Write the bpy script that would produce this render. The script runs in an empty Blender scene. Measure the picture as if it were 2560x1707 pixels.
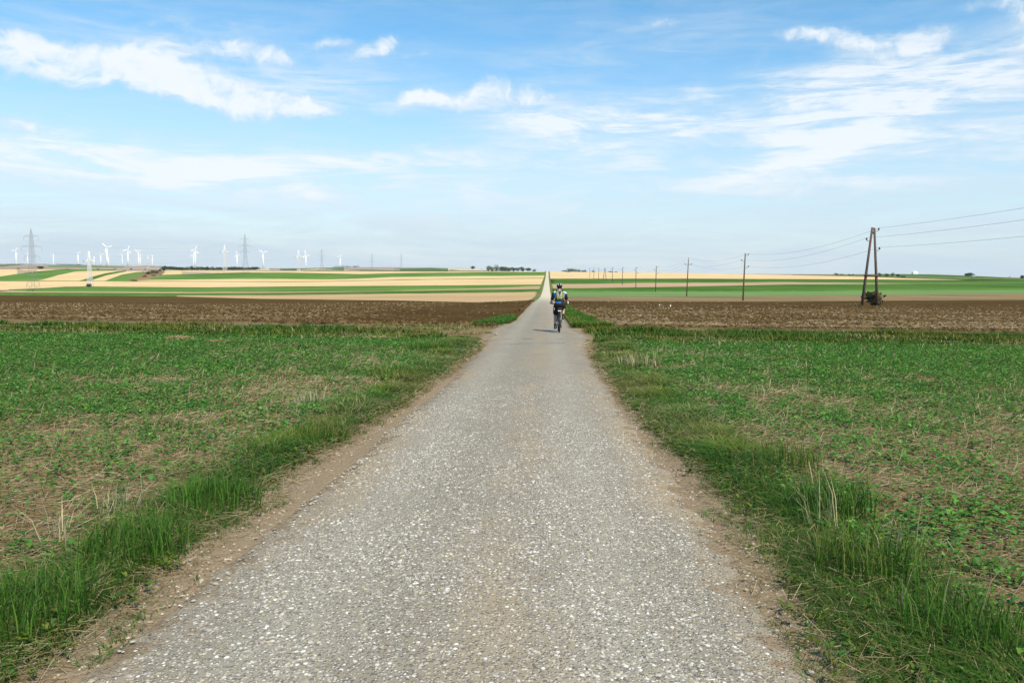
import bpy, bmesh, math, random
import numpy as np
from mathutils import Vector, Matrix

random.seed(7)
rng = np.random.default_rng(11)
scene = bpy.context.scene
COL = scene.collection
R = math.radians

# ------------------------------------------------------------------ camera
F_PX, W_PX, H_PX = 1990.0, 2560.0, 1707.0
CAM = Vector((0.38, 0.0, 1.65))
YAW = math.atan(87 / F_PX)                 # the camera looks a little left of the road
PITCH = math.atan((853.5 - 682) / F_PX)    # and a little down
ROLL = R(0.56)
_f = Vector((-math.sin(YAW) * math.cos(PITCH), math.cos(YAW) * math.cos(PITCH), -math.sin(PITCH)))
_r0 = Vector((math.cos(YAW), math.sin(YAW), 0))
_u0 = _r0.cross(_f)
_r = _r0 * math.cos(ROLL) + _u0 * math.sin(ROLL)
_u = _u0 * math.cos(ROLL) - _r0 * math.sin(ROLL)
cam_data = bpy.data.cameras.new('camera')
cam_data.sensor_width = 36.0
cam_data.lens = 36.0 * F_PX / W_PX
cam_data.clip_start = 0.1
cam_data.clip_end = 60000
cam = bpy.data.objects.new('camera', cam_data)
COL.objects.link(cam)
m = Matrix.Identity(4)
for i in range(3):
    m[i][0], m[i][1], m[i][2], m[i][3] = _r[i], _u[i], -_f[i], CAM[i]
cam.matrix_world = m
scene.camera = cam


def ray(px, py):
    return _f + _r * ((px - 1280) / F_PX) + _u * ((853.5 - py) / F_PX)


# ------------------------------------------------------------------ sun, exposure
SUN_EL = R(47)
SUN_AZ = math.atan2(0.56, -0.83)           # behind the camera, to its right
sun_data = bpy.data.lights.new('sun', 'SUN')
sun_data.energy = 4.1
sun_data.angle = R(1.2)
sun_data.color = (1.0, 0.90, 0.73)
sun = bpy.data.objects.new('sun', sun_data)
COL.objects.link(sun)
_sd = Vector((math.sin(SUN_AZ) * math.cos(SUN_EL), math.cos(SUN_AZ) * math.cos(SUN_EL), math.sin(SUN_EL)))
sun.rotation_euler = (-_sd).to_track_quat('-Z', 'Y').to_euler()
sun.location = (30, -40, 60)

vs = scene.view_settings
vs.view_transform = 'Standard'
vs.look = 'None'
vs.exposure = 0.45
vs.gamma = 1.0
vs.use_curve_mapping = False
scene.cycles.max_bounces = 5
scene.cycles.diffuse_bounces = 3
scene.cycles.glossy_bounces = 2
scene.cycles.transmission_bounces = 3


# ------------------------------------------------------------------ node helper
class NT:
    def __init__(self, tree):
        self.t = tree
        self.n = tree.nodes
        self.l = tree.links

    def add(self, kind, **kw):
        nd = self.n.new(kind)
        for k, v in kw.items():
            setattr(nd, k, v)
        return nd

    def put(self, sock, v):
        if isinstance(v, bpy.types.NodeSocket):
            self.l.new(v, sock)
        elif v is not None:
            sock.default_value = v

    def math(self, op, a, b=None, c=None, clamp=False):
        nd = self.add('ShaderNodeMath', operation=op, use_clamp=clamp)
        self.put(nd.inputs[0], a)
        self.put(nd.inputs[1], b)
        if c is not None:
            self.put(nd.inputs[2], c)
        return nd.outputs[0]

    def vmath(self, op, a, b=None, scale=None):
        nd = self.add('ShaderNodeVectorMath', operation=op)
        self.put(nd.inputs[0], a)
        if b is not None:
            self.put(nd.inputs[1], b)
        if scale is not None:
            self.put(nd.inputs['Scale'], scale)
        return nd.outputs['Value'] if op in ('LENGTH', 'DOT_PRODUCT', 'DISTANCE') else nd.outputs['Vector']

    def rng(self, v, a, b, c=0.0, d=1.0, smooth=True):
        nd = self.add('ShaderNodeMapRange', interpolation_type='SMOOTHSTEP' if smooth else 'LINEAR')
        nd.clamp = True
        self.put(nd.inputs[0], v)
        for i, x in enumerate((a, b, c, d)):
            self.put(nd.inputs[1 + i], x)
        return nd.outputs[0]

    def mapping(self, v, loc=(0, 0, 0), rot=(0, 0, 0), scale=(1, 1, 1), kind='POINT'):
        nd = self.add('ShaderNodeMapping', vector_type=kind)
        self.put(nd.inputs['Vector'], v)
        nd.inputs['Location'].default_value = loc
        nd.inputs['Rotation'].default_value = rot
        nd.inputs['Scale'].default_value = scale
        return nd.outputs[0]

    def noise(self, v, scale, detail=4.0, rough=0.55, dist=0.0, color=False):
        nd = self.add('ShaderNodeTexNoise')
        self.put(nd.inputs['Vector'], v)
        nd.inputs['Scale'].default_value = scale
        nd.inputs['Detail'].default_value = detail
        nd.inputs['Roughness'].default_value = rough
        nd.inputs['Distortion'].default_value = dist
        return nd.outputs['Color' if color else 0]

    def mix(self, fac, a, b):
        nd = self.add('ShaderNodeMix', data_type='RGBA')
        self.put(nd.inputs[0], fac)
        self.put(nd.inputs[6], a if isinstance(a, bpy.types.NodeSocket) else (*a, 1.0))
        self.put(nd.inputs[7], b if isinstance(b, bpy.types.NodeSocket) else (*b, 1.0))
        return nd.outputs[2]


# ------------------------------------------------------------------ sky
world = bpy.data.worlds.new('World')
scene.world = world
world.cycles.sampling_method = 'MANUAL'
world.cycles.sample_map_resolution = 512
world.use_nodes = True
g = NT(world.node_tree)
g.n.clear()
out = g.add('ShaderNodeOutputWorld')
sky = g.add('ShaderNodeTexSky', sky_type='NISHITA')
sky.sun_disc = False
sky.sun_elevation = SUN_EL
sky.sun_rotation = SUN_AZ
sky.altitude = 200
sky.air_density = 1.0
sky.dust_density = 0.3
sky.ozone_density = 2.2
SKY_STRENGTH = 0.135
bg_sky = g.add('ShaderNodeBackground')
hsv = g.add('ShaderNodeHueSaturation')
hsv.inputs['Saturation'].default_value = 1.30
hsv.inputs['Hue'].default_value = 0.489
g.put(hsv.inputs['Color'], sky.outputs[0])
g.put(bg_sky.inputs['Color'], hsv.outputs[0])
bg_sky.inputs['Strength'].default_value = SKY_STRENGTH
tc = g.add('ShaderNodeTexCoord').outputs['Generated']
sep = g.add('ShaderNodeSeparateXYZ')
g.put(sep.inputs[0], tc)
dx, dy, dz = sep.outputs
el = g.math('ARCSINE', dz)
az = g.math('ARCTAN2', dx, dy)
zc = g.math('ADD', g.math('MAXIMUM', dz, 0.0), 0.10)
flat = g.add('ShaderNodeCombineXYZ')                       # the cloud layer seen in perspective
g.put(flat.inputs[0], g.math('DIVIDE', dx, zc))
g.put(flat.inputs[1], g.math('DIVIDE', dy, zc))
flat = flat.outputs[0]
ae = g.add('ShaderNodeCombineXYZ')
g.put(ae.inputs[0], az)
g.put(ae.inputs[1], el)
ae = ae.outputs[0]
warp = g.vmath('SUBTRACT', g.noise(ae, 9.0, 4, 0.6, color=True), (0.5, 0.5, 0.5))
aew = g.vmath('ADD', ae, g.vmath('MULTIPLY', warp, (0.10, 0.045, 0.0)))


def azel(px, py):
    d = ray(px, py).normalized()
    return math.atan2(d.x, d.y), math.asin(d.z)


def blobs(lst):
    """Sum of soft elliptical cloud masses: (px, py, half width, half height, tilt in degrees, weight)."""
    tot = None
    for (px, py, sx, sy, tilt, w) in lst:
        a, e = azel(px * 1.0884, py * 1.0884)
        v = g.mapping(aew, (a, e, 0), (0, 0, R(-tilt)), (sx * 1.0884 / F_PX, sy * 1.0884 / F_PX, 1), 'TEXTURE')
        b = g.rng(g.vmath('LENGTH', v), 0.0, 1.5, w, 0.0)
        tot = b if tot is None else g.math('ADD', tot, b)
    return tot


# placed cloud masses (pixel positions in the 2352 px wide view only give their directions in the sky)
puffs = g.math('MINIMUM', blobs([
    (10, 122, 170, 46, 2, .78), (170, 138, 170, 46, 6, .78), (330, 172, 150, 48, 9, .78), (470, 200, 150, 46, 11, .82), (600, 228, 150, 42, 12, .82), (740, 255, 110, 28, 8, .74),
    (330, 105, 120, 26, 0, .42), (480, 105, 120, 30, -3, .50), (600, 110, 80, 32, 3, .55), (400, 50, 60, 16, 0, .40), (330, 62, 60, 10, -10, .3), (540, 55, 30, 12, -20, .3),
    (745, 88, 36, 15, -25, .70), (790, 92, 32, 13, 0, .55), (835, 120, 50, 15, -8, .8), (885, 98, 48, 17, -15, .70), (930, 128, 25, 8, 0, .4), (985, 118, 25, 6, -15, .3), (660, 125, 60, 18, 0, .35),
    (955, 222, 60, 22, -6, .80), (1030, 235, 80, 30, 4, .95), (1110, 208, 60, 30, -12, 1.0), (1190, 222, 65, 24, 0, .75), (1270, 232, 70, 22, 6, .5), (900, 265, 22, 14, -35, .55),
    (1010, 350, 26, 16, 25, .45), (1500, 45, 48, 22, -6, .55), (1560, 35, 70, 14, -15, .35), (1340, 50, 60, 10, 0, .35),
    (1835, 85, 80, 18, 4, .75), (1930, 97, 75, 22, 5, .72), (2010, 120, 80, 30, -8, .68), (2125, 85, 55, 28, -20, .72), (2100, 125, 60, 14, -15, .5), (2330, 20, 50, 45, 0, .75),
    (2345, 110, 40, 50, 0, .5), (2170, 140, 70, 18, -18, .5), (1960, 185, 50, 12, 0, .45), (40, 283, 90, 26, 8, .62), (1735, 140, 22, 28, 0, .28),
    (2230, 5, 60, 14, 0, .5)]), 1.0)
veils = blobs([
    (1720, 225, 320, 55, -8, .60), (2060, 245, 280, 80, -15, .85), (1500, 290, 420, 70, -6, .50), (1250, 265, 260, 55, 4, .45),
    (700, 215, 380, 60, 5, .45), (150, 330, 330, 40, 4, .45), (520, 375, 480, 45, -3, .55), (1300, 400, 800, 60, 0, .4), (120, 345, 160, 20, 2, .4),
    (2150, 340, 500, 80, -4, .55), (1420, 120, 320, 55, -10, .22), (560, 430, 900, 50, 3, .4), (420, 80, 500, 60, 2, .22), (2150, 160, 300, 60, -12, .35)])
fine = g.noise(aew, 30.0, 7, 0.66, 0.5)
coarse = g.noise(g.mapping(aew, rot=(0, 0, R(-6)), scale=(0.5, 1.7, 1)), 15.0, 6, 0.62, 0.5)
streak = g.noise(g.mapping(ae, rot=(0, 0, R(-7)), scale=(0.26, 2.3, 1)), 14.0, 7, 0.68, 0.9)
streak2 = g.noise(g.mapping(ae, rot=(0, 0, R(16)), scale=(0.4, 2.0, 1)), 20.0, 6, 0.66, 0.9)
pc = g.math('ADD', puffs, g.math('MULTIPLY', g.math('SUBTRACT', fine, 0.5), 2.1))
pc = g.math('ADD', pc, g.math('MULTIPLY', g.math('SUBTRACT', coarse, 0.5), 1.8))
puff_c = g.math('MULTIPLY', g.rng(pc, -0.05, 1.25), g.rng(puffs, 0.0, 0.55))
vc = g.math('MULTIPLY', g.math('ADD', g.math('MULTIPLY', veils, 1.0), 0.20), g.rng(g.math('ADD', g.math('MULTIPLY', streak, .55), g.math('MULTIPLY', streak2, .45)), 0.36, 0.68, 0.22, 1.4))
low = g.rng(el, -0.02, 0.30, 0.97, 0.0)                        # thin cloud thickens with the slant path near the horizon
low = g.math('MULTIPLY', low, g.rng(streak, 0.3, 0.7, 0.82, 1.08))
cover = g.math('SUBTRACT', 1.0, g.math('MULTIPLY', g.math('SUBTRACT', 1.0, g.math('MULTIPLY', puff_c, 0.93)),
               g.math('MULTIPLY', g.math('SUBTRACT', 1.0, g.math('MINIMUM', vc, 0.85)), g.math('SUBTRACT', 1.0, g.math('MINIMUM', low, 0.95)))))
bg_cloud = g.add('ShaderNodeBackground')
ccol = g.mix(g.rng(g.math('MAXIMUM', puff_c, vc), 0.1, 1.0), (0.47, 0.575, 0.655), (0.69, 0.725, 0.76))
g.put(bg_cloud.inputs['Color'], ccol)
bg_cloud.inputs['Strength'].default_value = 1.0
mixs = g.add('ShaderNodeMixShader')
g.put(mixs.inputs[0], cover)
g.l.new(bg_sky.outputs[0], mixs.inputs[1])
g.l.new(bg_cloud.outputs[0], mixs.inputs[2])
g.l.new(mixs.outputs[0], out.inputs['Surface'])

# ------------------------------------------------------------------ terrain height
YK = np.array([-60, 0, 3, 6.4, 12, 24, 30, 40, 70, 94, 157, 220, 300, 352, 430, 500, 600, 720, 800], float)
ZR = np.array([-1.65, -1.65, -1.65, -1.68, -1.86, -2.08, -2.2, -2.45, -3.05, -3.5, -5.1, -6.1, -6.35, -6.2, -5.6, -5.2, -4.7, -3.9, -1.5])
ZL = np.array([-1.65, -1.65, -1.65, -1.68, -1.86, -2.08, -2.2, -2.5, -3.6, -4.5, -6.7, -8.4, -10.4, -11.6, -13.1, -14.0, -14.1, -8.4, -3.0])
CX = np.array([-400, 0, 200, 400, 560, 980, 1130, 1240, 1367, 1700, 1980, 2260, 2420, 2560, 3000], float)
WL = np.array([1, 1, 1, .97, .9, .45, .28, .15, 0, 0, 0, 0, 0, 0, 0])
E_CREST = np.array([3.5, 3.2, 2.5, 2.6, 3, -1, -2, -3, -4, -4.6, -1, 3, 4, 4, 5])
E_RIDGE = np.array([-9, -9, -8.5, -6.5, -4, -11, -11, -5, -2.5, -2, -3.5, -6.5, -3, 2, 4])
YF = np.array([900, 980, 1150, 1700, 2600, 6000, 30000], float)


def pchip(xs, ys, xq):
    h = np.diff(xs)
    d = np.diff(ys) / h
    mm = np.zeros_like(ys)
    for i in range(1, len(xs) - 1):
        if d[i - 1] * d[i] > 0:
            w1, w2 = 2 * h[i] + h[i - 1], h[i] + 2 * h[i - 1]
            mm[i] = (w1 + w2) / (w1 / d[i - 1] + w2 / d[i])
    mm[0], mm[-1] = d[0], d[-1]
    k = np.clip(np.searchsorted(xs, xq) - 1, 0, len(h) - 1)
    t = (xq - xs[k]) / h[k]
    t2, t3 = t * t, t * t * t
    return (2 * t3 - 3 * t2 + 1) * ys[k] + (t3 - 2 * t2 + t) * h[k] * mm[k] + (3 * t2 - 2 * t3) * ys[k + 1] + (t3 - t2) * h[k] * mm[k + 1]


YG = np.concatenate([np.linspace(-60, 3, 12)[:-1], np.geomspace(3, 30000, 900)])
AG = (np.linspace(-600, 3200, 160) - 1367) / F_PX
_rows = []
for j in range(len(CX)):
    near = ZR * (1 - WL[j]) + ZL * WL[j]
    zc_ = -E_CREST[j] * 900 / F_PX
    er = E_RIDGE[j]
    dip = 0 if CX[j] >= 2200 else 5.0
    mid = (-er * 1150 / F_PX) * .4 + zc_ * .6 - dip
    far = np.array([zc_, zc_ - .3, mid, -er * 1700 / F_PX, -(er + 2) * 2600 / F_PX, 3.0, 10.0])
    ys = np.concatenate([YK, YF])
    zs = np.concatenate([near, far])
    _rows.append(pchip(ys, zs, YG))
_rows = np.array(_rows)
ZT = np.array([pchip((CX - 1367) / F_PX, _rows[:, k], np.clip(AG, -.85, .8)) for k in range(len(YG))])   # [y, a]


def zrel(a, y):
    a = np.clip(np.asarray(a, float), AG[0], AG[-1])
    y = np.clip(np.asarray(y, float), YG[0], YG[-1])
    i = np.clip(np.searchsorted(YG, y) - 1, 0, len(YG) - 2)
    ty = (y - YG[i]) / (YG[i + 1] - YG[i])
    fa = (a - AG[0]) / (AG[1] - AG[0])
    j = np.clip(fa.astype(int), 0, len(AG) - 2)
    ta = fa - j
    return (ZT[i, j] * (1 - ty) + ZT[i + 1, j] * ty) * (1 - ta) + (ZT[i, j + 1] * (1 - ty) + ZT[i + 1, j + 1] * ty) * ta


def T(x, y):
    """World height of the land at (x, y)."""
    x = np.asarray(x, float)
    y = np.asarray(y, float)
    return CAM.z + zrel((x - CAM.x) / np.maximum(y, 20.0), y)


_SCAN = np.geomspace(2.2, 5000, 3000)


def hit(px, py, lo=2.2):
    """World point where the line of sight through a photo pixel meets the land."""
    d = ray(px, py)
    a, k = d.x / d.y, d.z / d.y
    ys = _SCAN[_SCAN >= lo]
    diff = CAM.z + ys * k - T(CAM.x + a * ys, ys)
    i = int(np.argmax(diff < 0)) if (diff < 0).any() else len(ys) - 1
    y = float(ys[i])
    if i > 0:
        t = diff[i - 1] / (diff[i - 1] - diff[i] + 1e-12)
        y = float(ys[i - 1] + (ys[i] - ys[i - 1]) * min(max(t, 0), 1))
    x = CAM.x + a * y
    return Vector((x, y, float(T(x, y))))


def at(px, py, y):
    """World point seen at a photo pixel at the distance y."""
    d = ray(px, py)
    return CAM + d * (y / d.y)


# ------------------------------------------------------------------ numpy value noise
_PERM = rng.random(4096)


def vnoise(x, y, seed=0):
    xi, yi = np.floor(x).astype(int), np.floor(y).astype(int)
    xf, yf = x - xi, y - yi
    xf, yf = xf * xf * (3 - 2 * xf), yf * yf * (3 - 2 * yf)

    def hsh(a, b):
        return _PERM[(a * 374761 + b * 668265 + seed * 1274126) % 4096]
    return (hsh(xi, yi) * (1 - xf) + hsh(xi + 1, yi) * xf) * (1 - yf) + (hsh(xi, yi + 1) * (1 - xf) + hsh(xi + 1, yi + 1) * xf) * yf


def fbm(x, y, seed=0, oct=4):
    s, amp, tot = 0, .5, 0
    for o in range(oct):
        s = s + amp * vnoise(x * 2 ** o, y * 2 ** o, seed + o * 7)
        tot += amp
        amp *= .5
    return s / tot


# ------------------------------------------------------------------ object helpers
def tag(o, label=None, cat=None, group=None, kind=None):
    if label:
        o['label'] = label
    if cat:
        o['category'] = cat
    if group:
        o['group'] = group
    if kind:
        o['kind'] = kind
    return o


def link(name, me, parent=None, loc=None):
    o = bpy.data.objects.new(name, me)
    COL.objects.link(o)
    if parent is not None:
        o.parent = parent
    if loc is not None:
        o.location = loc
    return o


def empty(name, loc, rz=0.0):
    o = bpy.data.objects.new(name, None)
    COL.objects.link(o)
    o.location = loc
    o.rotation_euler = (0, 0, rz)
    o.empty_display_size = 0.1
    return o


def np_mesh(name, verts, tris, mat, col=None, smooth=False):
    """Triangle mesh from numpy arrays, with an optional colour per vertex."""
    me = bpy.data.meshes.new(name)
    nv, nt = len(verts), len(tris)
    me.vertices.add(nv)
    me.vertices.foreach_set('co', np.asarray(verts, np.float32).ravel())
    me.loops.add(nt * 3)
    me.loops.foreach_set('vertex_index', np.asarray(tris, np.int32).ravel())
    me.polygons.add(nt)
    me.polygons.foreach_set('loop_start', np.arange(0, nt * 3, 3, dtype=np.int32))
    me.polygons.foreach_set('loop_total', np.full(nt, 3, np.int32))
    if smooth:
        me.polygons.foreach_set('use_smooth', np.ones(nt, bool))
    if col is not None:
        at_ = me.attributes.new('Col', 'FLOAT_COLOR', 'POINT')
        c4 = np.ones((nv, 4), np.float32)
        c4[:, :3] = col
        at_.data.foreach_set('color', c4.ravel())
    me.update(calc_edges=True)
    me.validate()
    if mat is not None:
        me.materials.append(mat)
    return me


def grid_mesh(name, P, mat, smooth=True):
    """Quad sheet from a (rows, cols, 3) array of points."""
    n, k = P.shape[:2]
    idx = np.arange(n * k).reshape(n, k)
    q = np.stack([idx[:-1, :-1], idx[:-1, 1:], idx[1:, 1:], idx[1:, :-1]], -1).reshape(-1, 4)
    t = np.concatenate([q[:, [0, 1, 2]], q[:, [0, 2, 3]]])
    return np_mesh(name, P.reshape(-1, 3), t, mat, smooth=smooth)


class MB:
    """Collects simple solids into one mesh."""

    def __init__(self):
        self.bm = bmesh.new()

    def box(self, c, s, rot=None, mat=0):
        mt = Matrix.Translation(c) @ (rot.to_4x4() if rot is not None else Matrix.Identity(4)) @ Matrix.Diagonal((*s, 1))
        r_ = bmesh.ops.create_cube(self.bm, size=1.0, matrix=mt)
        for f in {f for v in r_['verts'] for f in v.link_faces}:
            f.material_index = mat
        return self

    def tube(self, pts, rad, seg=8, cap=True, mat=0):
        pts = [Vector(p) for p in pts]
        n = len(pts)
        rad = list(rad) if hasattr(rad, '__len__') else [rad] * n
        rings = []
        prev = None
        for i, p in enumerate(pts):
            d = (pts[min(i + 1, n - 1)] - pts[max(i - 1, 0)]).normalized()
            if prev is None:
                ref = Vector((0, 0, 1)) if abs(d.z) < .9 else Vector((1, 0, 0))
            else:
                ref = prev
            a = (ref - d * ref.dot(d)).normalized()
            prev = a
            b = d.cross(a)
            rings.append([self.bm.verts.new(p + (a * math.cos(2 * math.pi * k / seg) + b * math.sin(2 * math.pi * k / seg)) * rad[i]) for k in range(seg)])
        for i in range(n - 1):
            for k in range(seg):
                f = self.bm.faces.new((rings[i][k], rings[i][(k + 1) % seg], rings[i + 1][(k + 1) % seg], rings[i + 1][k]))
                f.material_index = mat
                f.smooth = True
        if cap:
            self.bm.faces.new(rings[0][::-1]).material_index = mat
            self.bm.faces.new(rings[-1]).material_index = mat
        return self

    def ball(self, c, s, rot=None, sub=2, mat=0):
        mt = Matrix.Translation(c) @ (rot.to_4x4() if rot is not None else Matrix.Identity(4)) @ Matrix.Diagonal((*s, 1))
        r_ = bmesh.ops.create_icosphere(self.bm, subdivisions=sub, radius=1.0, matrix=mt)
        for f in {f for v in r_['verts'] for f in v.link_faces}:
            f.material_index = mat
            f.smooth = True
        return self

    def lathe(self, prof, seg=12, axis='Z', c=(0, 0, 0), mat=0):
        rings = []
        for r_, h in prof:
            ring = []
            for k in range(seg):
                x, y = r_ * math.cos(2 * math.pi * k / seg), r_ * math.sin(2 * math.pi * k / seg)
                p = Vector((x, y, h)) if axis == 'Z' else (Vector((h, x, y)) if axis == 'X' else Vector((y, h, x)))
                ring.append(self.bm.verts.new(p + Vector(c)))
            rings.append(ring)
        for i in range(len(rings) - 1):
            for k in range(seg):
                f = self.bm.faces.new((rings[i][k], rings[i][(k + 1) % seg], rings[i + 1][(k + 1) % seg], rings[i + 1][k]))
                f.smooth = True
                f.material_index = mat
        self.bm.faces.new(rings[0][::-1]).material_index = mat
        self.bm.faces.new(rings[-1]).material_index = mat
        return self

    def poly(self, pts, mat=0):
        f = self.bm.faces.new([self.bm.verts.new(p) for p in pts])
        f.material_index = mat
        return self

    def mesh(self, name, mats):
        me = bpy.data.meshes.new(name)
        bmesh.ops.recalc_face_normals(self.bm, faces=self.bm.faces)
        self.bm.to_mesh(me)
        self.bm.free()
        for mt in (mats if isinstance(mats, (list, tuple)) else [mats]):
            me.materials.append(mt)
        return me

    def build(self, name, mats, parent=None, loc=None):
        return link(name, self.mesh(name, mats), parent, loc)


def copy_tree(o, parent=None):
    c = o.copy()
    COL.objects.link(c)
    if parent is not None:
        c.parent = parent
    for ch in list(o.children):
        copy_tree(ch, c)
    return c


# ------------------------------------------------------------------ materials
def plain(name, col, rough=0.7, var=0.12, scale=20.0, metal=0.0, spec=0.3, bump=0.0):
    mt = bpy.data.materials.new(name)
    mt.use_nodes = True
    q = NT(mt.node_tree)
    bs = q.n['Principled BSDF']
    pos = q.add('ShaderNodeTexCoord').outputs['Object']
    nz = q.noise(pos, scale, 4, 0.6)
    dark = tuple(c * (1 - var) for c in col)
    lite = tuple(min(c * (1 + var), 1) for c in col)
    q.put(bs.inputs['Base Color'], q.mix(nz, dark, lite))
    bs.inputs['Roughness'].default_value = rough
    bs.inputs['Metallic'].default_value = metal
    bs.inputs['Specular IOR Level'].default_value = spec
    if bump:
        b = q.add('ShaderNodeBump')
        b.inputs['Strength'].default_value = bump
        b.inputs['Distance'].default_value = 0.02
        q.put(b.inputs['Height'], nz)
        q.put(bs.inputs['Normal'], b.outputs[0])
    return mt


def leaf_mat(name, trans=0.3, rough=0.6, spec=0.15):
    """Vegetation: the colour of each leaf or stalk comes with the mesh."""
    mt = bpy.data.materials.new(name)
    mt.use_nodes = True
    q = NT(mt.node_tree)
    bs = q.n['Principled BSDF']
    at_ = q.add('ShaderNodeAttribute', attribute_name='Col')
    q.put(bs.inputs['Base Color'], at_.outputs['Color'])
    bs.inputs['Roughness'].default_value = rough
    bs.inputs['Specular IOR Level'].default_value = spec
    tr = q.add('ShaderNodeBsdfTranslucent')
    q.put(tr.inputs['Color'], at_.outputs['Color'])
    mx = q.add('ShaderNodeMixShader')
    mx.inputs[0].default_value = trans
    q.l.new(bs.outputs[0], mx.inputs[1])
    q.l.new(tr.outputs[0], mx.inputs[2])
    q.l.new(mx.outputs[0], q.n['Material Output'].inputs['Surface'])
    return mt


def land(name, base, alt, fleck=None, fleck_amt=0.5, big=0.03, mid=0.6, fine_=9.0, along=1.0, bump=0.35, bump_d=0.05, fleck_scale=14.0, third=None, shoulder=None):
    """Soil, stubble or crop surface: broad tone changes, rows along the field, fine grain and flecks of straw."""
    mt = bpy.data.materials.new(name)
    mt.use_nodes = True
    q = NT(mt.node_tree)
    bs = q.n['Principled BSDF']
    pos = q.add('ShaderNodeNewGeometry').outputs['Position']
    n_big = q.noise(pos, big, 4, 0.55)
    n_row = q.noise(q.mapping(pos, scale=(along, 1, 1)), mid, 5, 0.65)
    n_fine = q.noise(pos, fine_, 4, 0.7)
    s = q.math('ADD', q.math('MULTIPLY', n_big, 0.5), q.math('ADD', q.math('MULTIPLY', n_row, 0.3), q.math('MULTIPLY', n_fine, 0.2)))
    c = q.mix(q.rng(s, 0.38, 0.62), base, alt)
    if third is not None:
        c = q.mix(q.rng(n_row, 0.52, 0.72, 0, 0.8), c, third)
        c = q.mix(q.rng(n_big, 0.50, 0.72, 0, 0.6), c, third)
    if fleck is not None:
        n_fl = q.noise(q.mapping(pos, scale=(0.6, 1, 1)), fleck_scale, 3, 0.75)
        c = q.mix(q.rng(n_fl, 0.70 - 0.25 * fleck_amt, 0.74, 0, 0.9), c, fleck)
    if shoulder is not None:
        sxx = q.add('ShaderNodeSeparateXYZ')
        q.put(sxx.inputs[0], pos)
        d_ = q.math('ADD', q.math('ABSOLUTE', sxx.outputs[0]), q.math('MULTIPLY', n_row, .5))
        c = q.mix(q.rng(d_, 1.85, 2.25, .8, 0), c, q.mix(n_fine, shoulder[0], shoulder[1]))
    q.put(bs.inputs['Base Color'], c)
    bs.inputs['Roughness'].default_value = 1.0
    bs.inputs['Specular IOR Level'].default_value = 0.0
    b = q.add('ShaderNodeBump')
    b.inputs['Strength'].default_value = bump
    b.inputs['Distance'].default_value = bump_d
    q.put(b.inputs['Height'], q.math('ADD', n_row, n_fine))
    q.put(bs.inputs['Normal'], b.outputs[0])
    return mt


M = {}
TAN = (0.63, 0.445, 0.22)
TAN2 = (0.47, 0.315, 0.15)
PALE = (0.70, 0.55, 0.31)
M['stubble'] = land('stubble', TAN, PALE, (0.66, 0.54, 0.36), .4, big=.012, mid=.12, along=.12, fine_=2.0, third=TAN2)
M['stubble_pink'] = land('stubble_pink', (.40, .275, .17), (.47, .33, .205), None, big=.012, mid=.12, along=.15, fine_=2.0)
M['stubble_dull'] = land('stubble_dull', (.40, .275, .15), (.52, .37, .20), (.55, .43, .26), .3, big=.015, mid=.2, along=.15, fine_=2.0)
M['crop_green'] = land('crop_green', (.075, .165, .032), (.135, .245, .055), (.17, .28, .075), .5, third=(.15, .20, .06), big=.014, mid=.25, along=.3, fine_=1.4, bump=.6, bump_d=.3, fleck_scale=1.5)
M['crop_dark'] = land('crop_dark', (.045, .115, .020), (.088, .185, .036), (.12, .23, .055), .5, third=(.10, .16, .045), big=.012, mid=.3, along=.3, fine_=1.6, bump=.6, bump_d=.3, fleck_scale=1.8)
M['crop_pale'] = land('crop_pale', (.13, .22, .075), (.17, .255, .10), (.26, .25, .13), .4, big=.02, mid=.3, along=.2, fine_=2.5)
M['rough_straw'] = land('rough_straw', (.18, .125, .065), (.27, .195, .10), (.42, .33, .18), .6, big=.03, mid=.5, along=.3, fine_=4.0, bump=.6, bump_d=.1, fleck_scale=4.0)
M['plough'] = land('plough', (.070, .044, .017), (.118, .078, .032), (.26, .19, .09), .12, big=.05, mid=1.2, along=.6, fine_=8.0, bump=.7, bump_d=.10, fleck_scale=24.0)
M['plough_dark'] = land('plough_dark', (.066, .042, .017), (.105, .069, .029), (.22, .155, .08), .1, big=.06, mid=.9, along=.4, fine_=5.0, bump=.9, bump_d=.15, fleck_scale=7.0)
M['far_slope'] = land('far_slope', (.30, .235, .19), (.38, .31, .24), None, big=.006, mid=.03, along=.2, fine_=.4)
M['far_green'] = land('far_green', (.07, .13, .045), (.10, .17, .06), None, big=.008, mid=.05, along=.3, fine_=.5)
M['far_sand'] = land('far_sand', (.48, .39, .26), (.56, .46, .31), None, big=.008, mid=.05, along=.3, fine_=.5)
M['field_soil'] = land('field_soil', (.125, .088, .043), (.215, .16, .085), (.42, .335, .185), .85, big=.3, mid=2.2, along=.7, fine_=26.0, bump=.8, bump_d=.03, fleck_scale=34.0, shoulder=((.22, .165, .105), (.36, .29, .20)))
M['track_soil'] = land('track_soil', (.23, .17, .105), (.34, .265, .175), (.42, .34, .24), .4, big=.4, mid=2.0, along=.4, fine_=20.0, bump_d=.03)
M['verge_far'] = land('verge_far', (.10, .14, .04), (.17, .19, .07), (.30, .27, .12), .5, big=.1, mid=.8, along=1.0, fine_=4.0, bump=.6, bump_d=.1, fleck_scale=3.0)
M['leaf'] = leaf_mat('leaf', .30)
M['straw'] = leaf_mat('straw', .15, .7, .08)
M['clods'] = leaf_mat('clods', .0, 1.0, 0.0)
M['tree_leaf'] = leaf_mat('tree_leaf', .2, .7)
M['bark'] = plain('bark', (.10, .075, .055), .9, .4, 8)
M['white_paint'] = plain('white_paint', (.80, .80, .79), .5, .04, .3)
M['red_paint'] = plain('red_paint', (.62, .10, .08), .5, .08, .3)
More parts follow.
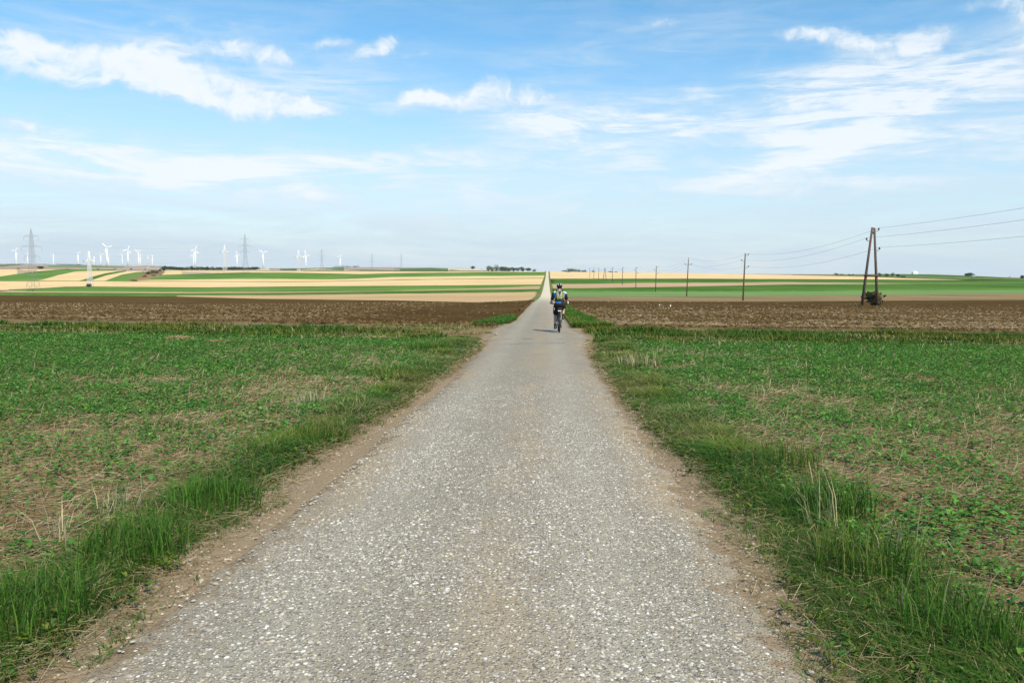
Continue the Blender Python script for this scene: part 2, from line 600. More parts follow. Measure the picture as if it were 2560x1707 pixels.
M['galvanised'] = plain('galvanised', (.30, .31, .33), .55, .12, 2.0, .3)
M['galvanised_new'] = plain('galvanised_new', (.74, .76, .76), .5, .06, 2.0, .1)
M['pole_wood'] = plain('pole_wood', (.115, .078, .06), .9, .35, 6.0, bump=.4)
M['insulator'] = plain('insulator', (.03, .018, .014), .25, .2, 10)
M['iron'] = plain('iron', (.10, .11, .10), .6, .3, 12, .5)
M['wire'] = plain('wire', (.10, .105, .12), .6, .1, 5)

# ================================================================== STRUCTURE
# ground: one sheet out to the horizon; the fields, road and tracks lie on it
ys = np.concatenate([np.linspace(-60, 20, 9)[:-1], np.geomspace(20, 9000, 260)])
aa = np.linspace(-1.3, 1.3, 200)
YY, AA = np.meshgrid(ys, aa, indexing='ij')
XX = CAM.x + AA * np.maximum(YY, 40.0)
ZZ = T(XX, YY)
ZZ = ZZ - 0.45 * (1 - np.clip((YY - 940) / 200, 0, 1))


def patchwork():
    mt = bpy.data.materials.new('far_patchwork')
    mt.use_nodes = True
    q = NT(mt.node_tree)
    bs = q.n['Principled BSDF']
    pos = q.add('ShaderNodeNewGeometry').outputs['Position']
    v = q.add('ShaderNodeTexVoronoi')
    q.put(v.inputs['Vector'], q.mapping(pos, rot=(0, 0, R(6)), scale=(0.0011, 0.0045, 0)))
    v.inputs['Scale'].default_value = 1.0
    ramp = q.add('ShaderNodeValToRGB')
    ramp.color_ramp.interpolation = 'CONSTANT'
    stops = [(0, (.34, .27, .21)), (.28, (.50, .39, .25)), (.5, (.10, .17, .06)), (.66, (.42, .33, .24)), (.85, (.13, .19, .08))]
    e = ramp.color_ramp.elements
    e[0].position, e[0].color = 0, (*stops[0][1], 1)
    e[1].position, e[1].color = stops[1][0], (*stops[1][1], 1)
    for p_, c_ in stops[2:]:
        k = e.new(p_)
        k.color = (*c_, 1)
    sp = q.add('ShaderNodeSeparateColor')
    q.put(sp.inputs[0], v.outputs['Color'])
    q.put(ramp.inputs[0], sp.outputs[0])
    n_ = q.noise(pos, .02, 4, .6)
    q.put(bs.inputs['Base Color'], q.mix(q.rng(n_, .3, .7, 0, .35), ramp.outputs[0], (.36, .29, .2)))
    bs.inputs['Roughness'].default_value = 1
    bs.inputs['Specular IOR Level'].default_value = 0.05
    return mt


tag(link('ground', grid_mesh('ground', np.stack([XX, YY, ZZ], -1), patchwork())), kind='structure')


# ------------------------------------------------------------------ road
def road_mat():
    mt = bpy.data.materials.new('chip_seal')
    mt.use_nodes = True
    q = NT(mt.node_tree)
    bs = q.n['Principled BSDF']
    pos = q.add('ShaderNodeNewGeometry').outputs['Position']
    sx = q.add('ShaderNodeSeparateXYZ')
    q.put(sx.inputs[0], pos)
    flat_ = q.mapping(pos, scale=(1, 1, 0))
    binder = q.mix(q.noise(flat_, 3.0, 5, .6), (.205, .182, .138), (.31, .276, .213))
    v = q.add('ShaderNodeTexVoronoi')
    q.put(v.inputs['Vector'], flat_)
    v.inputs['Scale'].default_value = 62.0
    sc = q.add('ShaderNodeSeparateColor')
    q.put(sc.inputs[0], v.outputs['Color'])
    stone = q.mix(q.rng(sc.outputs[0], .3, 1, 0, 1), (.26, .24, .20), (.66, .64, .585))
    stone = q.mix(q.rng(sc.outputs[1], .80, .82, 0, .6), stone, (.50, .40, .24))
    stone = q.mix(q.rng(sc.outputs[2], .86, .88, 0, .7), stone, (.10, .10, .095))
    inside = q.rng(v.outputs['Distance'], .25, .55, 1, 0)
    c = q.mix(q.math('MULTIPLY', inside, .85), binder, stone)
    track = q.rng(q.math('ABSOLUTE', q.math('SUBTRACT', q.math('ABSOLUTE', q.math('ADD', sx.outputs[0], .05)), .72)), .05, .42, .20, 0)
    c = q.mix(track, c, (.48, .445, .365))
    # worn wheel tracks lighter and stonier, sandy dust towards the middle and the edges
    dust_n = q.noise(q.mapping(flat_, scale=(1, .35, 1)), 1.1, 5, .6)
    ed = q.add('ShaderNodeAttribute', attribute_name='Col').outputs['Fac']
    edge = q.rng(ed, .55, 1.0, 0, .55)
    mid_d = q.rng(q.math('ABSOLUTE', q.math('SUBTRACT', sx.outputs[0], .2)), .0, .5, .24, 0)
    dust = q.math('MULTIPLY', q.math('ADD', q.math('ADD', edge, mid_d), .05), q.rng(dust_n, .38, .66, .1, 1.9))
    c = q.mix(q.math('MINIMUM', dust, .85), c, (.38, .295, .185))
    patch = q.noise(q.mapping(flat_, scale=(1, .6, 1)), .55, 4, .55)
    c = q.mix(q.rng(patch, .5, .68, 0, .18), c, (.22, .20, .165))
    # cross cracks and tar lines further out
    c = q.mix(q.rng(sx.outputs[1], 40, 220, 0, .85), c, (.62, .555, .41))  # paler cream further out: pale surfacing, with grazing sun glint put into the colour
    ck = q.noise(q.mapping(flat_, scale=(.35, 2.6, 1)), .9, 3, .6)
    c = q.mix(q.math('MULTIPLY', q.rng(ck, .66, .69, 0, .75), q.rng(sx.outputs[1], 22, 30, 0, 1)), c, (.11, .09, .065))
    wob = q.math('MULTIPLY', q.noise(flat_, 1.3, 3, .6), .9)
    for y0, sl in ((23.2, .42), (25.3, .30), (31.0, -.12), (38.5, .05), (52, .1)):
        dl = q.math('ABSOLUTE', q.math('SUBTRACT', q.math('ADD', q.math('SUBTRACT', sx.outputs[1], y0), wob), q.math('MULTIPLY', sx.outputs[0], sl)))
        c = q.mix(q.math('MULTIPLY', q.rng(dl, .03, .10, .8, 0), q.rng(q.noise(flat_, 2.2, 3, .6), .42, .56)), c, (.085, .07, .05))
    rag = q.math('ADD', q.noise(flat_, 4.5, 5, .7), q.math('MULTIPLY', ed, 1.0))
    soil = q.mix(q.noise(flat_, 9, 4, .6), (.16, .115, .07), (.29, .22, .14))
    c = q.mix(q.rng(rag, 1.36, 1.50, 0, .95), c, soil)
    q.put(bs.inputs['Base Color'], c)
    bs.inputs['Roughness'].default_value = .92
    bs.inputs['Specular IOR Level'].default_value = .08
    b = q.add('ShaderNodeBump')
    b.inputs['Strength'].default_value = .9
    b.inputs['Distance'].default_value = .006
    q.put(b.inputs['Height'], q.math('ADD', inside, q.math('MULTIPLY', q.noise(flat_, 12, 4, .6), .6)))
    q.put(bs.inputs['Normal'], b.outputs[0])
    return mt


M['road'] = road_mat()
ROAD_Y = np.concatenate([np.arange(-8, 40, 0.16), np.geomspace(40, 915, 240)])


def edge_l(y):
    w = 0.16 * (fbm(y * .55, y * 0 + 3, 5) - .5) + 0.10 * (fbm(y * 2.6, y * 0 + 9, 8) - .5)
    fan = 0.40 * np.exp(-((y - 31) / 5.0) ** 2)
    return np.interp(y, [0, 3.4, 4.4, 6, 12, 22], [-1.54, -1.50, -1.42, -1.34, -1.34, -1.42]) + w * .8 - fan


def edge_r(y):
    w = 0.16 * (fbm(y * .55, y * 0 + 13, 15) - .5) + 0.12 * (fbm(y * 2.6, y * 0 + 19, 18) - .5)
    fan = 0.40 * np.exp(-((y - 26.5) / 3.5) ** 2)
    return np.interp(y, [0, 3.3, 4.5, 7], [1.60, 1.57, 1.52, 1.44]) + w + fan


cols = np.linspace(0, 1, 17)
L_, R_ = edge_l(ROAD_Y), edge_r(ROAD_Y)
X_ = L_[:, None] * (1 - cols) + R_[:, None] * cols
Y_ = np.repeat(ROAD_Y[:, None], 17, 1)
lift = np.clip(.012 + (ROAD_Y - 40) * .0006, .012, .30)[:, None]
Z_ = T(X_ * 0, Y_) + lift + .035 * (1 - (2 * cols - 1) ** 2)[None, :] - .03 * (np.abs(2 * cols - 1)[None, :] > .97)
Z_ += (fbm(X_ * 1.2, Y_ * .8, 31) - .5) * .02
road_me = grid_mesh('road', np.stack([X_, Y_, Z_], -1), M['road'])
_at = road_me.attributes.new('Col', 'FLOAT_COLOR', 'POINT')
_c = np.ones((X_.size, 4), np.float32)
_c[:, :3] = np.abs(np.repeat((2 * cols - 1)[None], len(ROAD_Y), 0)).reshape(-1, 1)
_at.data.foreach_set('color', _c.ravel())
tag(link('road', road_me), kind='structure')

# ------------------------------------------------------------------ near fields, either side, and the grass track that crosses
for nm, xa, xb in (('field_left', -46, 0.0), ('field_right', 0.0, 42)):
    gx = np.concatenate([np.arange(0, 8, .12), np.arange(8, 46.01, .35)])
    gx = -gx[::-1] if xb == 0 else gx
    gx = gx[(gx >= xa - .01) & (gx <= xb + .01)]
    gy = np.concatenate([np.arange(-8, 24, .14), np.arange(24, 38.2, .3)])
    YY, XX = np.meshgrid(gy, gx, indexing='ij')
    ax = np.abs(XX)
    ZZ = T(XX * .3, YY) + (fbm(XX * .9, YY * .9, 3) - .5) * .10 * np.clip((ax - 1.4) / .8, 0, 1) + (fbm(XX * 4, YY * 4, 4, 3) - .5) * .05 * np.clip((ax - 1.4) / .6, 0, 1)
    ZZ -= .03 * np.clip(1.7 - ax, 0, .6)
    # wheel ruts of the cross track
    for yc in (26.6, 28.5):
        ZZ -= .05 * np.exp(-((YY - yc) / .3) ** 2) * (ax > 2)
    tag(link(nm, grid_mesh(nm, np.stack([XX, YY, ZZ], -1), M['field_soil'])), kind='structure')


def T0(x, y):
    """Height of the near fields."""
    x = np.asarray(x, float)
    y = np.asarray(y, float)
    ax = np.abs(x)
    z = T(x * .3, y) + (fbm(x * .9, y * .9, 3) - .5) * .10 * np.clip((ax - 1.4) / .8, 0, 1) - .03 * np.clip(1.7 - ax, 0, .6)
    for yc in (26.6, 28.5):
        z = z - .05 * np.exp(-((y - yc) / .3) ** 2) * (ax > 2)
    return z


# bare pale wheel ruts where the track is worn
def strip(name, pts, half, mat, lift=.03, n=40, wob=.1):
    pts = [Vector((p[0], p[1], 0)) for p in pts]
    acc = [0.0]
    for a, b in zip(pts, pts[1:]):
        acc.append(acc[-1] + (b - a).length)
    s = np.linspace(0, acc[-1], n)
    x = np.interp(s, acc, [p.x for p in pts])
    y = np.interp(s, acc, [p.y for p in pts])
    dx_, dy_ = np.gradient(x), np.gradient(y)
    l_ = np.hypot(dx_, dy_)
    nx, ny = -dy_ / l_, dx_ / l_
    hw = half * (1 - wob + 2 * wob * fbm(s * .7, s * 0 + 2, hash(name) % 50))
    hw[0] *= .2
    hw[-1] *= .2
    off = np.linspace(-1, 1, 5)
    X = x[:, None] + nx[:, None] * hw[:, None] * off
    Y = y[:, None] + ny[:, None] * hw[:, None] * off
    Z = (T0(X, Y) if Y.max() < 36 else T(X, Y)) + lift
    return tag(link(name, grid_mesh(name, np.stack([X, Y, Z], -1), mat)), kind='structure')


strip('track_rut', [(-1.5, 28.8), (-4, 28.4), (-8, 28.4), (-12, 28.6), (-16, 28.4)], .30, M['track_soil'], .015, 70, .8)
strip('track_rut', [(-40, 28.4), (-24, 28.7), (-20, 28.6), (-16.5, 28.5)], .30, M['track_soil'], .03, 40, .4)
strip('track_rut', [(2.6, 28.4), (9, 28.5), (18, 28.5), (30, 28.5)], .10, M['track_soil'], .03, 60, .9)


# ------------------------------------------------------------------ farther fields (each a sheet of its own on the land)
def hline(x):
    return 682 + (x - 1280) * math.tan(ROLL)


def field(name, bottom, top, mat, lift=.06, n=70, rows=10, skirt=0.0, side=None, rough=0.0, dive=0.0):
    """A field between two boundary lines given where the photo shows them."""
    x0, x1 = min(bottom[0][0], top[0][0]), max(bottom[-1][0], top[-1][0])
    bx, by = np.array([p[0] for p in bottom], float), np.array([p[1] for p in bottom], float)
    tx, ty = np.array([p[0] for p in top], float), np.array([p[1] for p in top], float)
    if x0 <= 0 and bottom[0][0] <= 0:
        x0 = -420
        by, ty = np.r_[by[0] - hline(bx[0]) + hline(x0), by], np.r_[ty[0] - hline(tx[0]) + hline(x0), ty]
        bx, tx = np.r_[x0, bx], np.r_[x0, tx]
    if x1 >= 2560:
        x1 = 2950
        by, ty = np.r_[by, by[-1] - hline(bx[-1]) + hline(x1)], np.r_[ty, ty[-1] - hline(tx[-1]) + hline(x1)]
        bx, tx = np.r_[bx, x1], np.r_[tx, x1]
    xs = np.unique(np.concatenate([np.linspace(x0, x1, n), bx, tx]))
    jit = lambda x_, k_: .55 * (fbm(np.array([x_ * .045]), np.array([k_ * .37]), 140)[0] - .5)
    cb = np.clip(xs, bx[0], bx[-1])
    ct = np.clip(xs, tx[0], tx[-1])
    P = []
    for xb_, xt_ in zip(cb, ct):
        a = hit(xb_, np.interp(xb_, bx, by) + jit(xb_, by[-1]))
        b = hit(xt_, np.interp(xt_, tx, ty) + jit(xt_, ty[-1]))
        if b.y < a.y + .5:
            b = a + (b - a).normalized() * .5 if (b - a).length > 0 and b.y > a.y else Vector((a.x, a.y + .5, a.z))
        line = []
        for t in np.linspace(0, 1, rows):
            d = 1 / ((1 - t) / a.y + t / b.y) if a.y < 200 else a.y * (1 - t) + b.y * t
            k = (d - a.y) / max(b.y - a.y, 1e-6)
            line.append((a.x * (1 - k) + b.x * k, d))
        P.append(line)
    P = np.array(P)                                     # [col, row, 2]
    if side == 'L':
        P[..., 0] = np.minimum(P[..., 0], -1.75 - .6 * np.clip((P[..., 1] - 100) / 60, 0, 1))
    if side == 'R':
        P[..., 0] = np.maximum(P[..., 0], 2.1 + .35 * np.clip((P[..., 1] - 40) / 60, 0, 1))
    Z = T(P[..., 0], P[..., 1]) + lift
    if rough:
        Z = Z + (fbm(P[..., 0] * .5, P[..., 1] * .5, 77) - .5) * rough
    if dive:
        Z = Z - dive * np.clip((37.5 - P[..., 1]) / 3.0, 0, 1)
    G = np.concatenate([P, Z[..., None]], -1)
    if skirt:
        f_ = G[:, :1].copy()
        f_[..., 2] -= skirt
        b_ = G[:, -1:].copy()
        b_[..., 2] -= skirt
        G = np.concatenate([f_, G, b_], 1)
        s0, s1 = G[:1].copy(), G[-1:].copy()
        s0[..., 2] -= skirt
        s1[..., 2] -= skirt
        G = np.concatenate([s0, G, s1], 0)
    return tag(link(name, grid_mesh(name, G.transpose(1, 0, 2)[:, :, :], mat, smooth=not skirt)), kind='structure')


# left of the road, from the near side outwards
B0 = [(0, 812), (640, 822), (936, 827), (1180, 834), (1262, 826)]
LT = [(0, 737), (442, 740), (700, 736.5), (980, 735), (1200, 732.6), (1366, 730)]
BR = [(0, 739), (442, 742), (660, 748), (980, 752), (1200, 758), (1330, 752), (1366, 745)]
field('ploughed_field', [(0, 816), (640, 826), (936, 832), (1262, 834), (1366, 834)], BR, M['plough'], .08, 160, 60, side='L', rough=.16, dive=.3)
field('harrowed_patch', [(860, 806), (1000, 818), (1120, 828), (1262, 830), (1366, 832)], [(860, 800), (930, 786), (1050, 772), (1150, 764), (1220, 760), (1366, 757)], M['plough_dark'], .13, 60, 40, side='L', rough=.16, dive=.35)
field('stubble_field', [(442, 742), (660, 748), (980, 752), (1200, 758), (1330, 752), (1366, 745)], [(442, 740), (700, 738.3), (980, 735), (1200, 732.6), (1366, 730)], M['stubble_dull'], .10, 60, 10, side='L')
field('clover_strip', [(0, 737), (442, 740), (720, 738.3), (980, 734.6), (1200, 732.6), (1366, 730)],
      [(0, 733.5), (442, 735.6), (720, 734.6), (980, 730.8), (1200, 727), (1366, 725.6)], M['crop_dark'], .45, 60, 6, skirt=.8, side='L')
G2B = [(0, 729), (22, 726.5), (110, 729.5), (221, 730), (520, 730.6), (720, 729.7), (980, 728), (1200, 721.6), (1366, 715.4)]
G2T = [(0, 726.5), (22, 725.3), (110, 722), (165, 718), (221, 717.5), (520, 720), (720, 717.5), (980, 716), (1200, 715), (1366, 713.2)]
field('stubble_strip', [(0, 733.5), (442, 735.6), (720, 734.6), (980, 730.8), (1200, 727), (1366, 725.6)], G2B, M['stubble_pink'], .10, 60, 6, side='L')
field('clover_field', G2B[1:], G2T[1:], M['crop_green'], .45, 70, 8, skirt=.8, side='L')
LN = [(0, 703.6), (221, 703.4), (325, 704.2), (520, 704.7), (720, 705.4), (822, 704.7), (980, 701), (1200, 698), (1366, 696.4)]
LN2 = [(x, y - .9) for x, y in LN]
field('stubble_field', G2T, LN, M['stubble'], .12, 80, 10, side='L')
field('grass_balk', LN, LN2, M['verge_far'], .25, 60, 4, skirt=.5, side='L')
G3B = [(372, 700), (520, 698.7), (592, 698), (720, 698), (822, 699), (902, 697), (980, 693.2), (1200, 690.6), (1366, 689.5)]
G3T = [(372, 691), (400, 688.5), (520, 684.8), (592, 682.6), (720, 682.6), (822, 684.8), (902, 686.4), (980, 684.2), (1200, 681.8), (1366, 681.2)]
field('stubble_field', [(325, 703.4)] + LN2[3:], [(325, 702.6)] + G3B, M['stubble'], .12, 60, 6, side='L')
field('clover_field', G3B, G3T, M['crop_green'], .45, 70, 8, skirt=.8, side='L')
field('stubble_field', [(385, 689.5)] + G3T[1:], [(385, 685), (420, 676.6), (520, 677), (720, 678.4), (980, 679.0), (1200, 679.6), (1366, 679.4)], M['stubble'], .12, 60, 6, side='L')
field('stubble_field', [(0, 692.5), (76, 681.5), (141, 675.2), (160, 674.0)], [(0, 673.2), (76, 673.0), (141, 673.2), (160, 673.5)], M['stubble'], .14, 30, 6)
field('clover_field', [(0, 702.4), (93, 702), (106, 699.4), (144, 688.5), (190, 679), (240, 676.5), (285, 675)],
      [(0, 692.5), (76, 681.5), (141, 675.2), (219, 673.0), (240, 673.6), (285, 674.2)], M['crop_green'], .5, 40, 8, skirt=.8)
field('stubble_field', [(93, 702.2), (199, 702.4), (205, 701.8), (232, 692.8), (265, 684), (292, 679)],
      [(93, 702.0), (106, 699.4), (144, 688.5), (190, 679), (265, 677.2), (292, 678.4)], M['stubble'], .14, 40, 8)
field('clover_strip', [(199, 702.6), (221, 702.8), (232, 700), (265, 689), (316, 679)],
      [(199, 702.4), (205, 701.6), (232, 692.8), (265, 684), (316, 677.2)], M['crop_dark'], .5, 24, 6, skirt=.8)
field('stubble_field', [(221, 703), (263, 703.2), (305, 688), (340, 682), (358, 679.5)],
      [(221, 702.8), (232, 700), (265, 689), (316, 679), (358, 678)], M['stubble'], .14, 30, 8)
field('clover_field', [(263, 703.3), (320, 704), (343, 694), (360, 684)],
      [(263, 703.1), (305, 688), (340, 682), (360, 680)], M['crop_green'], .5, 24, 8, skirt=.8)
field('bank', [(320, 704), (372, 700.5), (400, 690), (412, 681)], [(322, 702.5), (345, 692), (360, 683), (405, 678.5)], M['rough_straw'], .6, 24, 8, skirt=.8)

# right of the road
RB = [(1366, 824), (1420, 822), (1480, 800), (1548, 812), (1680, 826), (1980, 838), (2560, 841)]
R1 = [(1366, 768), (1460, 770), (1720, 775), (1980, 772), (2560, 768)]
R2 = [(1366, 755), (1460, 755), (1720, 757), (1980, 756), (2266, 753), (2560, 751)]
R3 = [(1366, 744.5), (1460, 743.7), (1720, 742.6), (1960, 742), (2260, 738.5), (2560, 734.7)]
R4 = [(1366, 730.5), (1460, 730), (1720, 730.4), (1960, 729.8), (2260, 727), (2560, 726.3)]
R5 = [(1366, 724.5), (1460, 723.8), (1720, 719.4), (1960, 713.9), (2260, 711.7), (2560, 711)]
R6 = [(1366, 711.5), (1460, 710.5), (1590, 708.3), (1720, 707.7), (1960, 706), (2260, 709.3), (2560, 709.5)]
R7 = [(1366, 698.6), (1460, 698.4), (1720, 698), (1960, 699), (2260, 700.5), (2420, 701.5), (2560, 701.5)]
R8 = [(1366, 679.5), (1460, 680.2), (1720, 683), (1960, 687.6), (2160, 692.0), (2260, 696), (2420, 700.5), (2560, 701.2)]
field('ploughed_field', [(1366, 834), (1450, 834), (1548, 836), (1680, 840), (1980, 846), (2560, 850)], R1, M['plough'], .08, 160, 60, side='R', rough=.14, dive=.3)
field('harrowed_strip', R1, R2, M['plough_dark'], .10, 80, 14, side='R', rough=.06)
field('straw_strip', R2, R3, M['rough_straw'], .14, 60, 14, side='R')
field('oat_strip', R3, R4, M['crop_pale'], .16, 60, 10, side='R')
field('beet_field', R4, R5, M['crop_dark'], .55, 80, 10, skirt=.9, side='R')
field('stubble_field', R5, R6, M['stubble_pink'], .12, 60, 8, side='R')
field('beet_field', R6, R7, M['crop_dark'], .5, 60, 8, skirt=.8, side='R')
field('stubble_field', R7, R8, M['stubble'], .14, 60, 10, side='R')
field('meadow', [(1980, 687.4), (2160, 691.8), (2260, 695.6), (2420, 699.5), (2560, 700.8)], [(1980, 686.8), (2160, 688.2), (2260, 690.5), (2420, 696.0), (2560, 698.0)], M['verge_far'], .3, 40, 6)

# verges along the road farther out
for nm, s_ in (('verge_left', -1), ('verge_right', 1)):
    vy = np.concatenate([np.arange(36 if s_ > 0 else 118, 140, 1.0), np.geomspace(140, 905, 120)])
    inner = np.where(s_ < 0, -edge_l(vy), edge_r(vy)) - .04
    outer = np.full_like(vy, 2.5) + .35 * (fbm(vy * .15, vy * 0 + s_, 44) - .5) + np.clip((vy - 60) / 250, 0, 1) * .25
    t_ = np.linspace(0, 1, 6)
    X = s_ * (inner[:, None] * (1 - t_) + outer[:, None] * t_)
    Y = np.repeat(vy[:, None], 6, 1)
    lift = np.clip(.02 + (vy - 40) * .0006, .02, .3)[:, None]
    Z = T(X * 0, Y) + lift * (1 - .1 * t_) + .10 * np.sin(t_ * math.pi)[None, :] * fbm(X * 2, Y * .6, 12)
    tag(link(nm, grid_mesh(nm, np.stack([X, Y, Z], -1), M['verge_far'] if s_ > 0 else M['verge_far'])), kind='structure')

# bare trodden shoulder left of the road past the crossing
vy = np.arange(35, 122, .7)
t_ = np.linspace(0, 1, 5)
inner, outer = -edge_l(vy) - .12, np.full_like(vy, 2.5)
X = -(inner[:, None] * (1 - t_) + outer[:, None] * t_)
Y = np.repeat(vy[:, None], 5, 1)
Z = T(X * .3, Y) + .016 + .05 * t_ + (fbm(X * 2, Y * .8, 15) - .5) * .05 - .12 * np.clip((38 - Y) / 3, 0, 1)
tag(link('shoulder', grid_mesh('shoulder', np.stack([X, Y, Z], -1), M['plough'])), kind='structure')

# far slopes beyond the first crest
def far_field(name, pts_b, pts_t, mat, lo=1000):
    bx, by = zip(*pts_b)
    tx, ty = zip(*pts_t)
    xs = np.linspace(max(bx[0], tx[0]), min(bx[-1], tx[-1]), 40)
    P = []
    for x in xs:
        a, b = hit(x, np.interp(x, bx, by), lo), hit(x, np.interp(x, tx, ty), lo)
        if b.y < a.y + 2:
            b = Vector((a.x * (a.y + 2) / a.y, a.y + 2, 0))
        P.append([(a.x * (1 - t) + b.x * t, a.y * (1 - t) + b.y * t) for t in np.linspace(0, 1, 6)])
    P = np.array(P)
    Z = T(P[..., 0], P[..., 1]) + .5
    return tag(link(name, grid_mesh(name, np.concatenate([P, Z[..., None]], -1).transpose(1, 0, 2), mat)), kind='structure')


far_field('fallow_slope', [(0, 673), (130, 673), (260, 674.5), (430, 676)], [(0, 664), (60, 662.5), (150, 662), (260, 663.5), (430, 668)], M['far_slope'])
far_field('meadow_slope', [(0, 668.5), (25, 664.8), (60, 663)], [(0, 663.5), (25, 662), (60, 661)], M['far_green'])
far_field('stubble_slope', [(640, 676.8), (700, 676.9), (820, 677.5), (900, 678)], [(640, 674), (700, 669), (790, 671.5), (900, 677)], M['far_sand'])
far_field('meadow_slope', [(700, 675.4), (860, 677)], [(700, 672.5), (860, 669.5)], M['far_green'])
far_field('fallow_slope', [(860, 674), (1000, 677)], [(860, 669), (1000, 668.3)], M['far_slope'])
far_field('meadow_slope', [(985, 677.5), (1100, 678), (1150, 678)], [(985, 673), (1080, 670), (1150, 676)], M['far_green'])
far_field('stubble_slope', [(1120, 677.5), (1230, 678)], [(1120, 670), (1230, 676)], M['far_sand'])
far_field('vineyard_slope', [(2200, 691), (2330, 693.5), (2420, 696), (2560, 699)], [(2200, 685.6), (2330, 686.8), (2420, 690), (2560, 696.6)], M['crop_dark'], 905)

# ================================================================== THINGS
ORD = ['first', 'second', 'third', 'fourth', 'fifth', 'sixth', 'seventh', 'eighth', 'ninth', 'tenth', 'eleventh', 'twelfth',
       'thirteenth', 'fourteenth', 'fifteenth', 'sixteenth', 'seventeenth', 'eighteenth', 'nineteenth', 'twentieth']

# ------------------------------------------------------------------ power poles and their wires
POLE_X = 38.4
POLE_Y = [31.3] + [94 + 62.8 * i for i in range(11)]
WIRE_AT = {}                                   # pole index -> three wire points


def bracket(pole, x0, z, side, reach=.42):
    """An iron arm with a dark insulator standing at its end, as one part of the pole with its insulator below it."""
    mb = MB()
    mb.tube([(x0, 0, z), (x0 + side * reach, 0, z), (x0 + side * reach, 0, z + .12)], .022, 6)
    mb.tube([(x0, 0, z - .30), (x0 + side * reach * .8, 0, z)], .012, 5)
    arm = mb.build('bracket', M['iron'], pole)
    ins = MB().lathe([(.035, .10), (.10, .13), (.11, .20), (.055, .23), (.085, .26), (.085, .33), (.045, .36)], 10, c=(x0 + side * reach, 0, z))
    ins.build('insulator', M['insulator'], arm)
    return Vector((x0 + side * reach, 0, z + .34))


def a_pole(i, x, y, h, spread, yaw, label, group=None):
    p = empty('power_pole', (x, y, float(T(x, y))), yaw)
    tag(p, label, 'power pole', group)
    top = [(-.11, 0, h), (.11, 0, h - .05)]
    for k, s in enumerate((-1, 1)):
        MB().tube([(s * spread / 2, 0, -.5), (s * spread * .27, 0, h * .5), top[k]], [.17, .145, .115], 10).build('pole_leg', M['pole_wood'], p)
    zb = h * .395
    MB().tube([(-spread * .36 - .18, -.19, zb), (spread * .36 + .18, -.19, zb)], .085, 8).build('cross_brace', M['pole_wood'], p)
    MB().box((0, -.12, h * .93), (.10, .05, .30)).build('plate', M['iron'], p)
    w = [bracket(p, .16, h - .42, 1), bracket(p, -.23, h - 1.55, -1), bracket(p, .33, h - 2.62, 1)]
    WIRE_AT[i] = [p.matrix_basis @ v for v in w]
    return p


def single_pole(i, x, y, h, label, cross=False, lean=0.0, group=None):
    p = empty('power_pole', (x, y, float(T(x, y))))
    p.rotation_euler = (0, lean, 0)
    tag(p, label, 'power pole', group)
    MB().tube([(0, 0, -.5), (0, 0, h * .5), (0, 0, h)], [.16, .14, .11], 8).build('post', M['pole_wood'], p)
    if cross:
        a = MB().tube([(-.85, 0, h - 1.45), (.85, 0, h - 1.45)], .045, 6).build('cross_arm', M['galvanised'], p)
        pts = []
        for q in (-.85, .85):
            MB().lathe([(.035, 0), (.10, .04), (.11, .12), (.06, .16), (.085, .2), (.085, .28), (.04, .31)], 8, c=(q, 0, h - 1.42)).build('insulator', M['insulator'], a)
            pts.append(Vector((q, 0, h - 1.1)))
        MB().tube([(0, 0, h), (0, 0, h + .22)], .02, 5).lathe([(.035, .2), (.10, .23), (.11, .31), (.055, .35), (.085, .38), (.085, .45)], 8, c=(0, 0, h)).build('insulator', M['insulator'], p)
        w = [Vector((0, 0, h + .45)), pts[0], pts[1]]
    else:
        w = [bracket(p, .10, h - .42, 1, .5), bracket(p, -.10, h - 1.55, -1, .5), bracket(p, .10, h - 2.75, 1, .62)]
    WIRE_AT[i] = [p.matrix_basis @ v for v in w]
    return p


PG = 'power poles marching away beside the road'
for i, y in enumerate(POLE_Y):
    if i == 0:
        single_pole(0, POLE_X, y, 9.0, 'wooden power pole standing nearest, beyond the edge of the view', group=PG)
    elif i == 1:
        a_pole(1, POLE_X - .7, y, 9.1, 1.75, R(-12), 'large dark wooden A-shaped power pole rising from a shrub in the brown field', PG)
    elif i == 8:
        a_pole(8, POLE_X, y, 8.8, 2.4, 0, 'small distant A-shaped power pole in the far stubble field', PG)
    else:
        lab = ('wooden power pole with three side brackets, next after the large A-shaped pole' if i == 2 else
               'wooden power pole with a metal cross arm near its top' if i == 3 else
               f'thin wooden power pole, {ORD[i - 2]} after the large A-shaped pole')
        single_pole(i, POLE_X, y, {2: 9.3, 3: 10.2}.get(i, 9.2), lab, cross=(i == 3), lean=R({2: .9, 3: 1.2}.get(i, random.uniform(-1, 1))), group=PG)

for k in range(3):
    pts = []
    for i in range(len(POLE_Y) - 1):
        a, b = WIRE_AT[i][k], WIRE_AT[i + 1][k]
        n = 18 if i < 4 else 8
        sag = .45 if i == 0 else 1.15
        for t in range(n):
            u = t / n
            q = a.lerp(b, u)
            q.z -= sag * 4 * u * (1 - u)
            pts.append(q)
    pts.append(WIRE_AT[len(POLE_Y) - 1][k])
    w = MB().tube(pts, [.011] * len(pts), 5, cap=False).build('power_wire', M['wire'])
    tag(w, ['topmost of three wires strung along the wooden power poles', 'middle of three wires strung along the wooden power poles',
            'lowest of three wires strung along the wooden power poles'][k], 'wire', 'wires on the wooden power poles')


